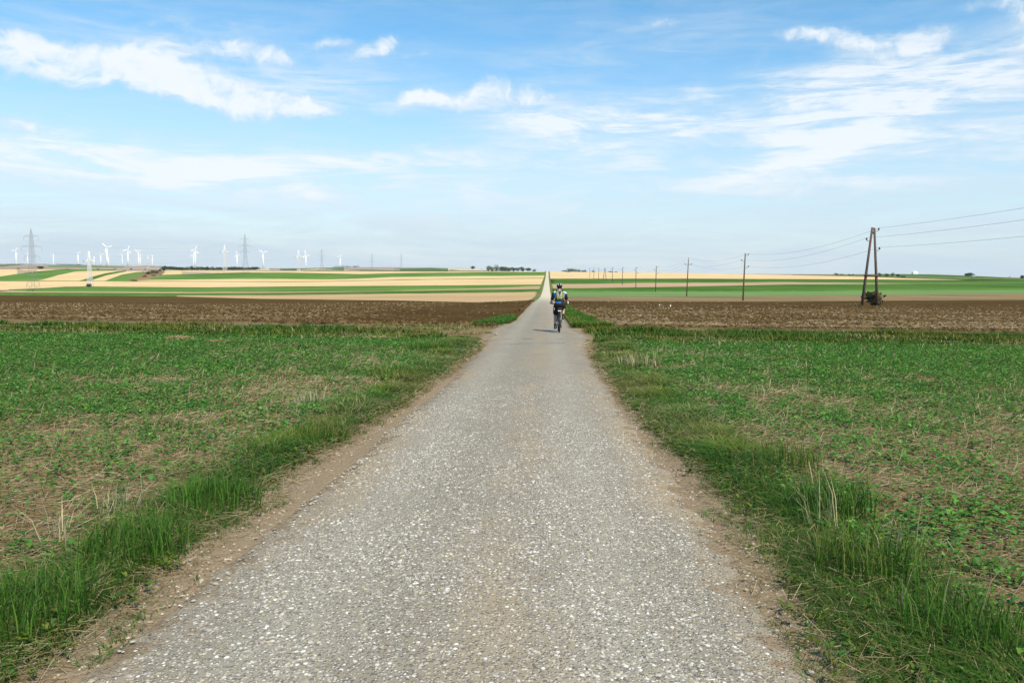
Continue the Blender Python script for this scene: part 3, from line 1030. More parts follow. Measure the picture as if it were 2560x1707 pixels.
# ------------------------------------------------------------------ lattice pylons
def lattice(mb, prof, seg, r):
    """Four legs with X bracing; prof: (height, half width)."""
    hs, ws = zip(*prof)
    zs = np.array(seg)
    hw = np.interp(zs, hs, ws)
    cor = [(-1, -1), (1, -1), (1, 1), (-1, 1)]
    for (sx, sy) in cor:
        mb.tube([(sx * np.interp(h, hs, ws), sy * np.interp(h, hs, ws), h) for h in hs], r * 1.5, 4)
    for j in range(len(zs) - 1):
        for k in range(4):
            a, b = cor[k], cor[(k + 1) % 4]
            p0, p1 = (a[0] * hw[j], a[1] * hw[j], zs[j]), (b[0] * hw[j + 1], b[1] * hw[j + 1], zs[j + 1])
            q0, q1 = (b[0] * hw[j], b[1] * hw[j], zs[j]), (a[0] * hw[j + 1], a[1] * hw[j + 1], zs[j + 1])
            mb.tube([p0, p1], r, 3, cap=False)
            mb.tube([q0, q1], r, 3, cap=False)


def cross_arm(mb, z, half, w, r, drop=1.0):
    for s in (-1, 1):
        for sy in (-1, 1):
            mb.tube([(s * w, sy * w, z), (s * half, 0, z)], r * 1.3, 3)
            mb.tube([(s * w, sy * w, z + drop), (s * half, 0, z)], r, 3)
        n = 5
        for j in range(n):
            u, v = j / n, (j + .5) / n
            mb.tube([(s * (w + (half - w) * u), w * (1 - u), z), (s * (w + (half - w) * v), -w * (1 - v), z + drop * (1 - v))], r * .7, 3, cap=False)


def pylon_tall(loc, H, label):
    p = empty('lattice_pylon', loc)
    tag(p, label, 'pylon', 'tall grey lattice pylons')
    s = H / 37.0
    r = .042 * s
    mb = MB()
    prof = [(0, 2.7 * s), (16.5 * s, 1.15 * s), (31 * s, .75 * s), (37 * s, .06 * s)]
    lattice(mb, prof, np.array([0, 4, 7.5, 10.5, 13, 15.2, 17.2, 19, 20.8, 22.5, 24.2, 26, 27.6, 29.2, 30.8, 32.4, 34, 35.5, 36.8]) * s, r)
    mb.build('tower', M['galvanised'], p)
    wires = []
    for z, half in ((32.2, 4.6), (26.1, 6.2), (20.4, 4.8)):
        mb = MB()
        cross_arm(mb, z * s, half * s, .9 * s, r, 1.0 * s)
        arm = mb.build('cross_arm', M['galvanised'], p)
        for sd in (-1, 1):
            MB().tube([(sd * half * s, 0, z * s), (sd * half * s, 0, (z - 2.3) * s)], .07 * s, 5).build('insulator', M['galvanised'], arm)
            wires.append(Vector(loc) + Vector((sd * half * s, 0, (z - 2.3) * s)))
    return wires


def pylon_white(loc, H, label):
    p = empty('white_pylon', loc)
    tag(p, label, 'pylon', 'white single arm pylons')
    s = H / 27.0
    r = .10 * s
    mb = MB()
    prof = [(0, 1.75 * s), (18 * s, .72 * s), (27 * s, .30 * s)]
    lattice(mb, prof, np.array([0, 2.6, 5, 7.2, 9.2, 11, 12.6, 14.1, 15.5, 16.8, 18, 19.2, 20.4, 21.6, 22.8, 24, 25.2, 26.3, 27]) * s, r)
    mb.build('tower', M['galvanised_new'], p)
    mb = MB()
    cross_arm(mb, 19.4 * s, 4.9 * s, .66 * s, r * 2.2, 1.3 * s)
    arm = mb.build('cross_arm', M['galvanised_new'], p)
    ws = []
    for q in (-4.5, 4.5):
        MB().tube([(q * s, 0, 19.4 * s), (q * s, 0, 18.0 * s)], .12 * s, 5).build('insulator', M['galvanised'], arm)
        ws.append(Vector(loc) + Vector((q * s, 0, 18.0 * s)))
    ws.append(Vector(loc) + Vector((0, 0, 27 * s)))
    return ws


def string(rows, nm, labels, grp, sag, r):
    for k in range(len(rows[0])):
        pts = []
        for a, b in zip(rows, rows[1:]):
            for t in range(12):
                u = t / 12
                q = a[k].lerp(b[k], u)
                q.z -= sag * 4 * u * (1 - u)
                pts.append(q)
        pts.append(rows[-1][k])
        tag(MB().tube(pts, [r] * len(pts), 4, cap=False).build(nm, M['wire']), labels[k], 'wire', grp)


rows = []
for i, (px, top) in enumerate([(-2400, 0), (77, 571), (612, 585), (804, 622), (930, 637), (1003, 650)]):
    y = 300 * (1.58 + (i - 1)) if i else 174.0
    y = max(y, 120)
    x = at(px, top, y).x if i else -307.0
    z = float(T(x, y)) if i else -8.0
    if i == 0:
        rows.append(None)
        continue
    H = at(px, top, y).z - z
    H = min(max(H, 30), 46)
    rows.append(pylon_tall((x, y, z), H, ['', 'tall grey lattice pylon with three cross arms, nearest, at the edge of a clover field',
                'tall grey lattice pylon with three cross arms between two white pylons', 'grey lattice pylon fading in the haze, third in its line',
                'grey lattice pylon fading in the haze, fourth in its line', 'faint grey lattice pylon, smallest and farthest in its line'][i]))
string(rows[1:], 'pylon_wire', [f'thin grey wire on the {q} side of the {z} arms of the tall pylons' for z in ('top', 'middle', 'bottom') for q in ('left', 'right')], 'wires of the tall lattice pylons', 6.0, .012)
rows = []
for i, (px, top, base) in enumerate([(222, 628.4, 717), (561, 612, 679), (746, 626, 678)]):
    b = hit(px, base, 300)
    y = 260 * (2.37 + i)
    x = at(px, top, y).x
    z = float(T(x, y))
    H = min(max(at(px, top, y).z - z, 20), 34)
    rows.append(pylon_white((x, y, z), H, ['white lattice pylon with a single cross arm and a bush at its foot', 'white single arm lattice pylon between two groups of turbines',
                'white single arm lattice pylon close beside a wind turbine'][i]))
string(rows, 'pylon_wire', ['thin wire from the left arm ends of the white pylons', 'thin wire from the right arm ends of the white pylons', 'thin wire along the tips of the white pylons'], 'wires of the white pylons', 5.0, .01)
px_ = hit(371, 674, 1000)
pylon_white((px_.x, px_.y, px_.z), 20 * px_.y / 1137, 'tiny pale pylon in front of the far slope above the scrub bank')

# ------------------------------------------------------------------ wind turbines
TURB = [  # hub x, hub row, blade length px, image angle of one blade, turn away from the viewer
    (39.4, 627.3, 13.5, 178, 25), (68.5, 637.3, 10, 95, 30), (133.3, 637.3, 9.5, 80, 35), (194.6, 634, 9.5, 35, 30), (234.8, 642.8, 7.5, 85, 75),
    (251.4, 636.2, 9, 130, 25), (266.4, 618.5, 16.5, 137, 5), (270.8, 642.1, 7.5, 30, 30), (305.1, 637.3, 9.5, 160, 25), (319, 625.1, 15, 74, 10),
    (345.3, 629.5, 12, 150, 12), (349.8, 639.5, 9.5, 85, 25), (380.3, 639.5, 8, 85, 70), (487.9, 625.1, 15, 74, 8), (483.5, 636.6, 11, 90, 12),
    (592.2, 636.2, 11.5, 105, 12), (657.4, 632.4, 15, 145, 5), (764.4, 636.6, 14, 107, 10), (850.2, 642.8, 11, 55, 15)]
TURB.sort()


def blade_mesh(L):
    mb = MB()
    mb2 = MB()
    secs = [(0, .07, .06), (.06, .08, .055), (.2, .15, .04), (.45, .125, .03), (.7, .10, .024), (.78, .095, .022), (.78, .095, .022), (.86, .085, .02),
            (.86, .085, .02), (.92, .075, .018), (.92, .075, .018), (1, .05, .015)]
    bands = [0, 0, 0, 0, 0, 0, 1, 1, 0, 0, 1]
    bm = bmesh.new()
    rings = []
    for t, c, th in secs:
        rings.append([bm.verts.new((x * L, y * L, t * L)) for x, y in ((-c * .35, 0), (0, th), (c * .65, 0), (0, -th))])
    for i in range(len(secs) - 1):
        for k in range(4):
            if secs[i][0] == secs[i + 1][0]:
                continue
            f = bm.faces.new((rings[i][k], rings[i][(k + 1) % 4], rings[i + 1][(k + 1) % 4], rings[i + 1][k]))
            f.material_index = bands[i]
    bm.faces.new(rings[-1])
    mb.bm.free()
    mb.bm = bm
    mb2.bm.free()
    return mb.mesh('blade', [M['white_paint'], M['red_paint']])


for n, (hx, hy, bl, ang, turn) in enumerate(TURB):
    e = -(hy - hline(hx))
    hub_h = 92.0
    y = min(max(hub_h * F_PX / e, 3000), 5600)
    hub = at(hx, hy, y)
    zb = float(T(hub.x, y)) - 2.0
    t = empty('wind_turbine', (hub.x, y, zb))
    tag(t, f'white wind turbine with red banded blade tips, {ORD[n]} from the left along the horizon', 'wind turbine', 'wind turbines on the horizon')
    Ht = hub.z - zb
    face = math.atan2(-(hub.x - CAM.x), y)          # towards the viewer
    MB().tube([(0, 0, 0), (0, 0, Ht * .5), (0, 0, Ht - 1.2)], [4.2, 3.6, 2.8], 12).build('tower', M['white_paint'], t)
    head = empty('rotor_head', (0, 0, Ht), face + R(turn if n % 2 else -turn))
    head.parent = t
    MB().box((0, 1.2, 0), (4.6, 9, 4.8)).build('nacelle', M['white_paint'], head)
    MB().ball((0, -4.2, 0), (2.6, 2.4, 2.6)).build('hub', M['white_paint'], head)
    L = 1.08 * bl * y / F_PX
    bm_ = blade_mesh(L)
    for k in range(3):
        b = link('blade', bm_, head, (0, -4.0, 0))
        b.rotation_euler = (0, R(90 - ang - 120 * k), 0)


# ------------------------------------------------------------------ trees and shrubs
def leaf_cloud(lobes, n, size, cols, seed, flat=.0):
    """Leaf-sized faces spread through several overlapping lobes (cx, cy, cz, rx, ry, rz)."""
    r_ = np.random.default_rng(seed)
    lob = np.array(lobes)
    vol = lob[:, 3] * lob[:, 4] * lob[:, 5]
    k = r_.choice(len(lob), n, p=vol / vol.sum())
    d = r_.normal(size=(n, 3))
    d /= np.linalg.norm(d, axis=1)[:, None]
    rad = r_.random(n) ** .36
    wob = .8 + .4 * fbm(d[:, 0] * 2 + k, d[:, 2] * 2 + d[:, 1], seed)
    c = lob[k, :3] + d * (rad * wob)[:, None] * lob[k, 3:]
    a = r_.normal(size=(n, 3))
    a /= np.linalg.norm(a, axis=1)[:, None]
    b = np.cross(a, r_.normal(size=(n, 3)))
    b /= np.linalg.norm(b, axis=1)[:, None]
    s = size * (.6 + .8 * r_.random(n))[:, None]
    V = np.stack([c - a * s, c + b * s * .55, c + a * s, c - b * s * .55], 1).reshape(-1, 3)
    i4 = np.arange(n)[:, None] * 4
    tri = np.concatenate([i4 + [0, 1, 2], i4 + [0, 2, 3]])
    cols = np.array(cols)
    cc = cols[r_.integers(0, len(cols), n)] * (.75 + .5 * r_.random(n))[:, None]
    return V, tri, np.repeat(cc, 4, 0)


GREENS = [(.05, .105, .028), (.07, .135, .04), (.042, .09, .03), (.09, .15, .055)]
DARKG = [(.022, .055, .018), (.03, .07, .02), (.04, .08, .03)]
SILVER = [(.20, .24, .16), (.15, .20, .11), (.25, .28, .20), (.10, .15, .07)]
DRY = [(.16, .13, .06), (.10, .09, .04), (.20, .15, .08), (.07, .08, .03)]
OLIVE = [(.07, .085, .025), (.09, .09, .03), (.05, .07, .02), (.14, .11, .05)]
_tree_n = [0]


def tree(loc, w, h, label, cat, cols=GREENS, trunk=.18, n=420, group=None, lobes=6, name='tree', poplar=False):
    _tree_n[0] += 1
    sd = 100 + _tree_n[0]
    r_ = random.Random(sd)
    t = empty(name, loc)
    tag(t, label, cat, group)
    ht = h * trunk
    lb = []
    for i in range(lobes):
        if poplar:
            lb.append((r_.uniform(-.08, .08) * w, r_.uniform(-.08, .08) * w, ht + (h - ht) * (i + .5) / lobes, w * .5 * (1 - .3 * abs(i / lobes - .4)), w * .45, (h - ht) / lobes))
        else:
            an = r_.uniform(0, 6.28)
            rr = r_.uniform(.0, .30) * w
            zc = ht + (h - ht) * r_.uniform(.28, .72)
            q = r_.uniform(.24, .36)
            lb.append((math.cos(an) * rr, math.sin(an) * rr, zc, w * q, w * q, min((h - ht) * r_.uniform(.26, .40), h - zc + .02, zc - ht * .6)))
    V, tri, cc = leaf_cloud(lb, n, max(w, h) * .055, cols, sd)
    V[:, 2] = np.maximum(V[:, 2], 0.03)
    link('crown', np_mesh('crown', V, tri, M['tree_leaf'], cc), t)
    mb = MB()
    r0 = max(w * .035, .05)
    mb.tube([(0, 0, -.3), (0, 0, ht), (w * .02, 0, ht + (h - ht) * .5)], [r0, r0 * .8, r0 * .3], 7)
    for i in range(3):
        l0 = lb[i % len(lb)]
        mb.tube([(0, 0, ht * .9 + .1 * i), (l0[0] * .6, l0[1] * .6, (ht + l0[2]) / 2), (l0[0], l0[1], l0[2])], [r0 * .5, r0 * .35, r0 * .12], 5)
    mb.build('trunk', M['bark'], t)
    return t


def px_tree(px, base, wpx, hpx, lo, **kw):
    p = hit(px, base, lo)
    s = p.y / F_PX
    kw.setdefault('label', 'tree')
    return tree(p - Vector((0, 0, .2)), wpx * s, hpx * s, **kw)


# shrub under the big pole: brown twigs below, dark leaves above
pole_shrub = Vector((POLE_X + .05, 95.2, 0))
pole_shrub.z = float(T(pole_shrub.x, pole_shrub.y))
tree(pole_shrub, 2.9, 1.9, 'dark green shrub growing around the foot of the large A-shaped pole', 'shrub', OLIVE + DRY, .2, 520, name='shrub', lobes=10)
tree(pole_shrub + Vector((.3, -.7, 0)), 1.9, .95, 'dry brown weeds at the foot of the large A-shaped pole', 'weeds', DRY, .05, 500, name='weed_clump')
tree(Vector((POLE_X - 2.5, 93.2, float(T(POLE_X - 2.5, 93.2)))), 1.5, .28, 'low yellowish weeds in the brown field left of the A-shaped pole', 'weeds', OLIVE + DRY, .05, 260, name='weed_clump')

px_tree(222, 718.5, 16, 12, 250, label='dark green bush at the foot of the nearest white pylon', cat='bush', cols=DARKG, trunk=.05, n=500, name='bush')
px_tree(71, 728.5, 7, 4.5, 200, label='small yellow-green bush left of the nearest grey pylon foot', cat='bush', cols=OLIVE, trunk=.05, n=200, name='bush')
px_tree(82, 728.8, 6, 5.5, 200, label='small dark bush right of the nearest grey pylon foot', cat='bush', cols=DARKG, trunk=.05, n=200, name='bush')
px_tree(101.5, 672.8, 20, 7.5, 700, label='broad dark bush on the crest above the leftmost stubble field', cat='bush', cols=DARKG, trunk=.05, n=500, name='bush')
px_tree(45, 672.9, 9, 3.5, 700, label='low dark bush at the far left crest', cat='bush', cols=DARKG, trunk=.05, n=160, name='bush')
px_tree(167, 673.4, 6, 2.4, 700, label='tiny bush on the crest between two pylons', cat='bush', cols=DARKG, trunk=.05, n=120, name='bush')
px_tree(245, 675, 7, 4.5, 800, label='small round tree on the crest right of the white pylon', cat='tree', cols=DARKG, trunk=.1, n=160)
px_tree(288, 674.6, 11, 3.2, 800, label='low brownish bush on the crest among turbines', cat='bush', cols=DRY + DARKG, trunk=.05, n=160, name='bush')
px_tree(329, 674.8, 8, 5.5, 800, label='round dark tree on the crest above the scrub bank', cat='tree', cols=DARKG, trunk=.1, n=200)
px_tree(362, 675.5, 6, 4.5, 800, label='small dark tree just left of the scrub bank top', cat='tree', cols=DARKG, trunk=.1, n=160)
for k, (x, b, w, h, c) in enumerate([(334, 703.0, 20, 4.5, DRY), (362, 693.5, 14, 6, OLIVE + DRY), (371, 687, 17, 10, OLIVE), (381, 684.5, 16, 12, DRY + DARKG), (392, 684.5, 14, 10, OLIVE),
                                     (400, 680, 13, 8, OLIVE + DARKG), (409, 677.2, 13, 7, DARKG), (385, 691, 12, 6, DRY)]):
    px_tree(x, b, w, h, 560, label=f'olive and brown scrub bush on the bank between fields, {ORD[k]} from its lower end', cat='bush', cols=c, trunk=.06, n=420, name='scrub_bush', group='scrub on the bank')
for k, (x, b, w, h) in enumerate([(480, 668, 10, 10), (468, 668.5, 8, 6)]):
    px_tree(x, b, w, h, 1900, label=['tall dark tree left of the turbine pair', 'lower dark tree left of the turbine pair'][k], cat='tree', cols=DARKG, n=260)

# wood of single trees on the crest left of the road
g_ = 'trees of the copse left of the road'
for k, (x, b, w, h, c) in enumerate([(1182, 671.8, 9, 7, DARKG), (1221, 677.5, 13, 10, SILVER), (1231, 677.5, 12, 11, SILVER), (1241, 677.5, 12, 12, SILVER), (1252, 677.5, 14, 11, GREENS),
                                     (1262, 677.8, 12, 9, GREENS), (1272, 678, 13, 7, GREENS), (1284, 678, 10, 8, DARKG), (1294, 678, 12, 6, SILVER), (1307, 678, 13, 8.5, GREENS), (1320, 678.3, 13, 6, GREENS), (1337, 677, 8, 6, DARKG)]):
    px_tree(x, b + 1, w * 1.5, h * 1.3 + 2, 1100, label=f'{ORD[k]} tree from the left in the copse on the crest left of the road', cat='tree', cols=c, n=460, group=g_, trunk=.02)
for k, (x, b, w, h) in enumerate([(1190, 671.5, 1.6, 6.5), (1204, 672.6, 2.0, 8), (1208.5, 672.8, 1.6, 6)]):
    px_tree(x, b, w, h, 1100, label=f'slender dark poplar left of the copse, {ORD[k]} from the left', cat='tree', cols=DARKG, n=160, group='poplars', trunk=.08, poplar=True)
g_ = 'trees of the grove right of the road'
for k, (x, b, w, h, c) in enumerate([(1411, 676.8, 14, 4.5, GREENS), (1426, 677, 15, 8.5, GREENS), (1437, 677, 13, 7.5, SILVER), (1449, 677.6, 11, 6.5, GREENS), (1460, 678, 13, 5, GREENS), (1484, 678, 8, 4, DARKG), (1526, 679.5, 9, 3.4, DARKG), (1539, 679.7, 8, 3, DARKG)]):
    px_tree(x, b + 1, w * 1.4, h * 1.3 + 1.5, 1100, label=f'{ORD[k]} tree from the left in the grove on the crest right of the road', cat='tree', cols=c, n=420, group=g_, trunk=.02)
px_tree(1420, 680.6, 11, 2.4, 700, label='low dark hedge bush at the far edge of the stubble right of the road', cat='bush', cols=DARKG, n=140, trunk=.04, name='bush')
for k, (x, y0) in enumerate([(1441, 664), (1452, 662), (1457, 661), (1463, 664)]):
    b = hit(x, 676, 1500)
    tag(MB().tube([(0, 0, -3), (0, 0, at(x, y0, b.y).z - b.z)], [.45, .2], 5).tube([(-1.2, 0, (at(x, y0, b.y).z - b.z) * .9), (1.2, 0, (at(x, y0, b.y).z - b.z) * .9)], .15, 4).build('mast', M['galvanised'], loc=b),
        f'thin faint mast behind the grove, {ORD[k]} from the left', 'mast', 'masts behind the grove')
# right-hand skyline
for k, (x, b, w, h, c, lab) in enumerate([
        (2090, 688, 12, 5.5, GREENS, 'leafy tree of a pair left of the A-shaped pole skyline'), (2104, 688.3, 13, 5, SILVER, 'paler leafy tree of a pair left of the A-shaped pole skyline'),
        (2123, 688.8, 8, 4, DARKG, 'small dark tree left of the A-shaped pole on the skyline, with a twin beside it'), (2132.5, 688.8, 6, 4.5, DARKG, 'small round dark tree just left of the A-shaped pole skyline'),
        (2200, 692, 13, 11, DARKG, 'dark tree just right of the A-shaped pole on the skyline'), (2217, 692.5, 13, 9.5, DARKG, 'middle dark tree of the hedge right of the A-shaped pole'),
        (2231, 692.5, 12, 12, OLIVE, 'olive tree of the hedge right of the A-shaped pole'), (2246, 693, 14, 8, DARKG, 'low dark tree near the end of the hedge right of the A-shaped pole'), (2258, 694, 13, 6, DARKG, 'lowest dark bush at the end of the hedge right of the A-shaped pole')]):
    px_tree(x, b, w, h, 900, label=lab, cat='tree', cols=c, n=340, trunk=.08)
px_tree(2421, 690.5, 24, 9.5, 1000, label='broad round dark tree on the green slope right of the white house', cat='tree', cols=DARKG + GREENS, n=700, trunk=.06, lobes=9)
px_tree(2555, 697, 15, 9, 1000, label='rounded tree at the right end of the skyline', cat='tree', cols=DARKG, n=400, trunk=.08)
px_tree(2524, 695, 4.5, 5, 1000, label='tiny lone tree on the skyline near the right edge', cat='tree', cols=DRY + DARKG, n=120, trunk=.35)


# woods far off that read as one mass
def wood(name, label, pts, lo, hpx, cols, n, seed):
    V, Tr, C = [], [], []
    off = 0
    r_ = random.Random(seed)
    m_ = len(pts) - 1
    steps = 60
    for i in range(steps):
        u = i / (steps - 1) * m_
        k = min(int(u), m_ - 1)
        x = pts[k][0] + (pts[k + 1][0] - pts[k][0]) * (u - k)
        b = pts[k][1] + (pts[k + 1][1] - pts[k][1]) * (u - k)
        p = hit(x, b, lo)
        s = p.y / F_PX
        w = (pts[-1][0] - pts[0][0]) / steps * s * 1.6
        for row in range(2):
            h = hpx * s * r_.uniform(.65, 1.15)
            v, t, c = leaf_cloud([(0, 0, h * .42, w, w * 1.2, h * .45), (w * .3, 0, h * .6, w * .7, w, h * .4)], n // steps // 2, h * .16, cols, seed + i * 2 + row)
            v += np.array([p.x + r_.uniform(-w, w) * .5, p.y + row * h, p.z - h * .06])
            V.append(v)
            Tr.append(t + off)
            C.append(c)
            off += len(v)
    o = link(name, np_mesh(name, np.concatenate(V), np.concatenate(Tr), M['tree_leaf'], np.concatenate(C)))
    return tag(o, label, 'woods', kind='stuff')


wood('woods', 'long dark green wood behind the stubble field, left of the middle', [(405, 673.5), (450, 675.5), (560, 675.5), (640, 674.5)], 1000, 9, DARKG, 6000, 5)
wood('woods', 'thin wood along the crest behind the white pylons', [(560, 671.5), (640, 670), (680, 668.5), (760, 669), (890, 668.5)], 1500, 5, DARKG, 5000, 6)
wood('woods', 'dim line of woods on the far left horizon', [(-120, 662), (0, 661.5), (130, 662), (200, 663.5)], 1600, 3.5, DARKG, 3000, 7)
wood('woods', 'dim line of woods on the horizon behind the turbines', [(160, 664), (300, 663.5), (360, 666), (420, 668.5)], 1600, 2.6, DARKG, 3000, 8)
wood('woods', 'bluish clump of woods behind the pair of turbines', [(465, 669), (520, 669.5)], 2100, 7, DARKG, 1800, 9)
wood('woods', 'low dark hedge along the far edge of the stubble right of the road', [(1500, 681.6), (1720, 684.6), (1980, 687.4), (2160, 689)], 1050, 2.0, DARKG, 3500, 10)

# ------------------------------------------------------------------ white house, silo, far road with a car
hp = hit(2287, 686.2, 1000)
s_ = hp.y / F_PX
hs = empty('white_house', hp - Vector((0, 0, .3)))
tag(hs, 'white house with a pale peaked roof alone on the green slope', 'house')
w_, h_ = 12 * s_, 5.2 * s_
MB().box((0, 0, h_ / 2), (w_, w_ * .8, h_)).build('wall', M['white_paint'], hs)
mb = MB()
o_ = w_ * .54
for z0, z1 in ((h_ + .003, h_ + .30),):
    pass
rv = [(-o_, -w_ * .43, h_ + .01), (o_, -w_ * .43, h_ + .01), (o_, w_ * .43, h_ + .01), (-o_, w_ * .43, h_ + .01), (-w_ * .12, 0, h_ + 3.6 * s_), (w_ * .12, 0, h_ + 3.6 * s_)]
vs_ = [mb.bm.verts.new(v) for v in rv]
for f in ((0, 1, 5, 4), (1, 2, 5), (2, 3, 4, 5), (3, 0, 4), (3, 2, 1, 0)):
    mb.bm.faces.new([vs_[k] for k in f])
M['roof_pale'] = plain('roof_pale', (.74, .73, .70), .6, .06, .5)
M['dark_glass'] = plain('dark_glass', (.30, .33, .36), .2, .1, 1)
mb.build('roof', M['roof_pale'], hs)
for q in (-.3, .3):
    MB().box((q * w_, -w_ * .4 - .06, h_ * .5), (w_ * .10, .1, h_ * .28)).build('window', M['dark_glass'], hs)
MB().box((0, -w_ * .4 - .06, h_ * .31), (w_ * .11, .1, h_ * .6)).build('door', M['dark_glass'], hs)
sp_ = hit(1610, 680.4, 1000)
ss = sp_.y / F_PX
so = MB().lathe([(1.3 * ss, -.5), (1.3 * ss, 2.0 * ss), (.15 * ss, 4.4 * ss)], 12).build('silo', M['white_paint'], loc=sp_)
tag(so, 'tiny white cone-topped silo on the skyline behind the power poles', 'silo')

# far road: pale strip with a car on it
hw = [hit(x, r_, 905) for x, r_ in ((2230, 691.6), (2350, 695.6), (2420, 697.0), (2500, 698.6), (2560, 699.8), (2900, 704))]
P = []
for i, p in enumerate(hw):
    d = (hw[min(i + 1, len(hw) - 1)] - hw[max(i - 1, 0)]).normalized()
    nrm = Vector((-d.y, d.x, 0))
    P.append([(*(p + nrm * o)[:2], float(T(p.x, p.y)) + .9) for o in (-4, -2, 0, 2, 4)])
M['pale_road'] = plain('pale_road', (.60, .585, .53), .9, .1, .3)
tag(link('far_road', grid_mesh('far_road', np.array(P), M['pale_road'])), kind='structure')
cp = hit(2434, 697.4, 905)
cp.z = float(T(cp.x, cp.y)) + .9
car = empty('car', cp, R(8))
tag(car, 'small dark car on the pale road below the round tree', 'car')
M['car_paint'] = plain('car_paint', (.03, .035, .05), .25, .1, 1, 0, .5)
M['tyre'] = plain('tyre', (.025, .025, .027), .8, .2, 30)
M['alloy'] = plain('alloy', (.45, .45, .46), .35, .1, 10, .8)
mb = MB()
sec = [(-2.2, .55, .70), (-2.1, .38, .92), (-1.2, .32, .98), (.8, .32, 1.0), (1.9, .36, .95), (2.2, .5, .75)]
for k in (0,):
    rr = []
    for x, z0, z1 in sec:
        rr.append([mb.bm.verts.new(v) for v in ((x, -.88, z0), (x, .88, z0), (x, .84, z1), (x, -.84, z1))])
    for i in range(len(rr) - 1):
        for j in range(4):
            mb.bm.faces.new((rr[i][j], rr[i][(j + 1) % 4], rr[i + 1][(j + 1) % 4], rr[i + 1][j]))
    mb.bm.faces.new(rr[0])
    mb.bm.faces.new(rr[-1][::-1])
mb.build('body', M['car_paint'], car)
mb = MB()
cb = [(-1.1, .98, .82), (-.5, 1.45, .66), (1.0, 1.47, .64), (1.75, .98, .8)]
rr = [[mb.bm.verts.new((x, -w, z)), mb.bm.verts.new((x, w, z))] for x, z, w in cb]
for i in range(3):
    mb.bm.faces.new((rr[i][0], rr[i][1], rr[i + 1][1], rr[i + 1][0]))
mb.bm.faces.new([r_[0] for r_ in rr])
mb.bm.faces.new([r_[1] for r_ in rr][::-1])
mb.build('cabin', M['dark_glass'], car)
for x in (-1.35, 1.35):
    for yy in (-.82, .82):
        wv = MB().lathe([(.2, -.09), (.31, -.1), (.33, 0), (.31, .1), (.2, .09)], 14, 'Y').build('wheel', M['tyre'], car, (x, yy, .33))
        MB().lathe([(.19, -.095), (.19, .095)], 10, 'Y').build('rim', M['alloy'], wv)
for yy in (-.6, .6):
    MB().box((-2.18, yy, .72), (.08, .34, .14)).build('headlight', M['white_paint'], car)

# two white marker posts in the brown field
for k, (x, r_) in enumerate([(1648.6, 766.0), (1676, 769.0)]):
    p = hit(x, r_)
    mk = tag(empty('marker_post', p), ['small white marker post in the brown field, left one of two', 'small white marker post in the brown field, right one of two'][k], 'post', 'marker posts')
    MB().tube([(0, 0, -.1), (0, 0, .15 + .05 * k)], .05, 8).build('post', M['white_paint'], mk)
    MB().lathe([(.05, .15 + .05 * k), (.05, .19 + .05 * k), (.015, .21 + .05 * k)], 8).build('cap', M['white_paint'], mk)

# ------------------------------------------------------------------ cyclist
M['skin'] = plain('skin', (.46, .27, .19), .6, .08, 12, 0, .35)
M['black_cloth'] = plain('black_cloth', (.014, .014, .016), .85, .3, 40)
M['white_cloth'] = plain('white_cloth', (.50, .53, .58), .8, .05, 40)
M['blue_cloth'] = plain('blue_cloth', (.02, .19, .62), .75, .1, 40)
M['grey_mesh'] = plain('grey_mesh', (.20, .26, .36), .8, .15, 60)
M['lime_cloth'] = plain('lime_cloth', (.25, .26, .015), .7, .15, 40)
M['dark_grey'] = plain('dark_grey', (.055, .06, .065), .7, .2, 40)
M['bike_frame'] = plain('bike_frame', (.03, .055, .06), .35, .1, 20, .3, .5)
M['chrome'] = plain('chrome', (.5, .5, .5), .3, .1, 30, .9)
M['hair'] = plain('hair', (.06, .04, .025), .8, .3, 60)
CYC = Vector((0.83, 28.6, 0))
CYC.z = float(T(0, CYC.y)) + .042


def slope_at(y):
    return math.atan2(float(T(0, y + 1.06)) - float(T(0, y)), 1.06)


def ik(a, b, l1, l2, bend):
    a, b, bend = Vector(a), Vector(b), Vector(bend)
    d = b - a
    L = min(d.length, l1 + l2 - 1e-4)
    u = d.normalized()
    x = (l1 * l1 - l2 * l2 + L * L) / (2 * L)
    h = math.sqrt(max(l1 * l1 - x * x, 0))
    n = (bend - u * bend.dot(u)).normalized()
    return a + u * x + n * h


def remeshed(mb, name, mats, voxel, parent, smooth=4):
    tmp = mb.build(name + '_raw', mats)
    md = tmp.modifiers.new('r', 'REMESH')
    md.mode = 'VOXEL'
    md.voxel_size = voxel
    md.use_smooth_shade = True
    sm = tmp.modifiers.new('s', 'SMOOTH')
    sm.factor = .5
    sm.iterations = smooth
    dg = bpy.context.evaluated_depsgraph_get()
    me = bpy.data.meshes.new_from_object(tmp.evaluated_get(dg))
    me.name = name
    bpy.data.objects.remove(tmp)
    me.materials.clear()
    for mt in (mats if isinstance(mats, (list, tuple)) else [mats]):
        me.materials.append(mt)
    return link(name, me, parent)


def limb(mb, pts, rads, seg=10):
    mb.tube(pts, rads, seg)
    for p, r_ in zip(pts, rads):
        mb.ball(p, (r_, r_, r_), sub=2)


bike = empty('bicycle', CYC)
bike.rotation_euler = (slope_at(CYC.y), 0, R(1.0))
tag(bike, 'dark mountain bicycle ridden away along the gravel road', 'bicycle')
person = empty('person', CYC)
person.rotation_euler = bike.rotation_euler
tag(person, 'cyclist seen from behind in dark helmet, black, white and blue jersey and black shorts', 'person')

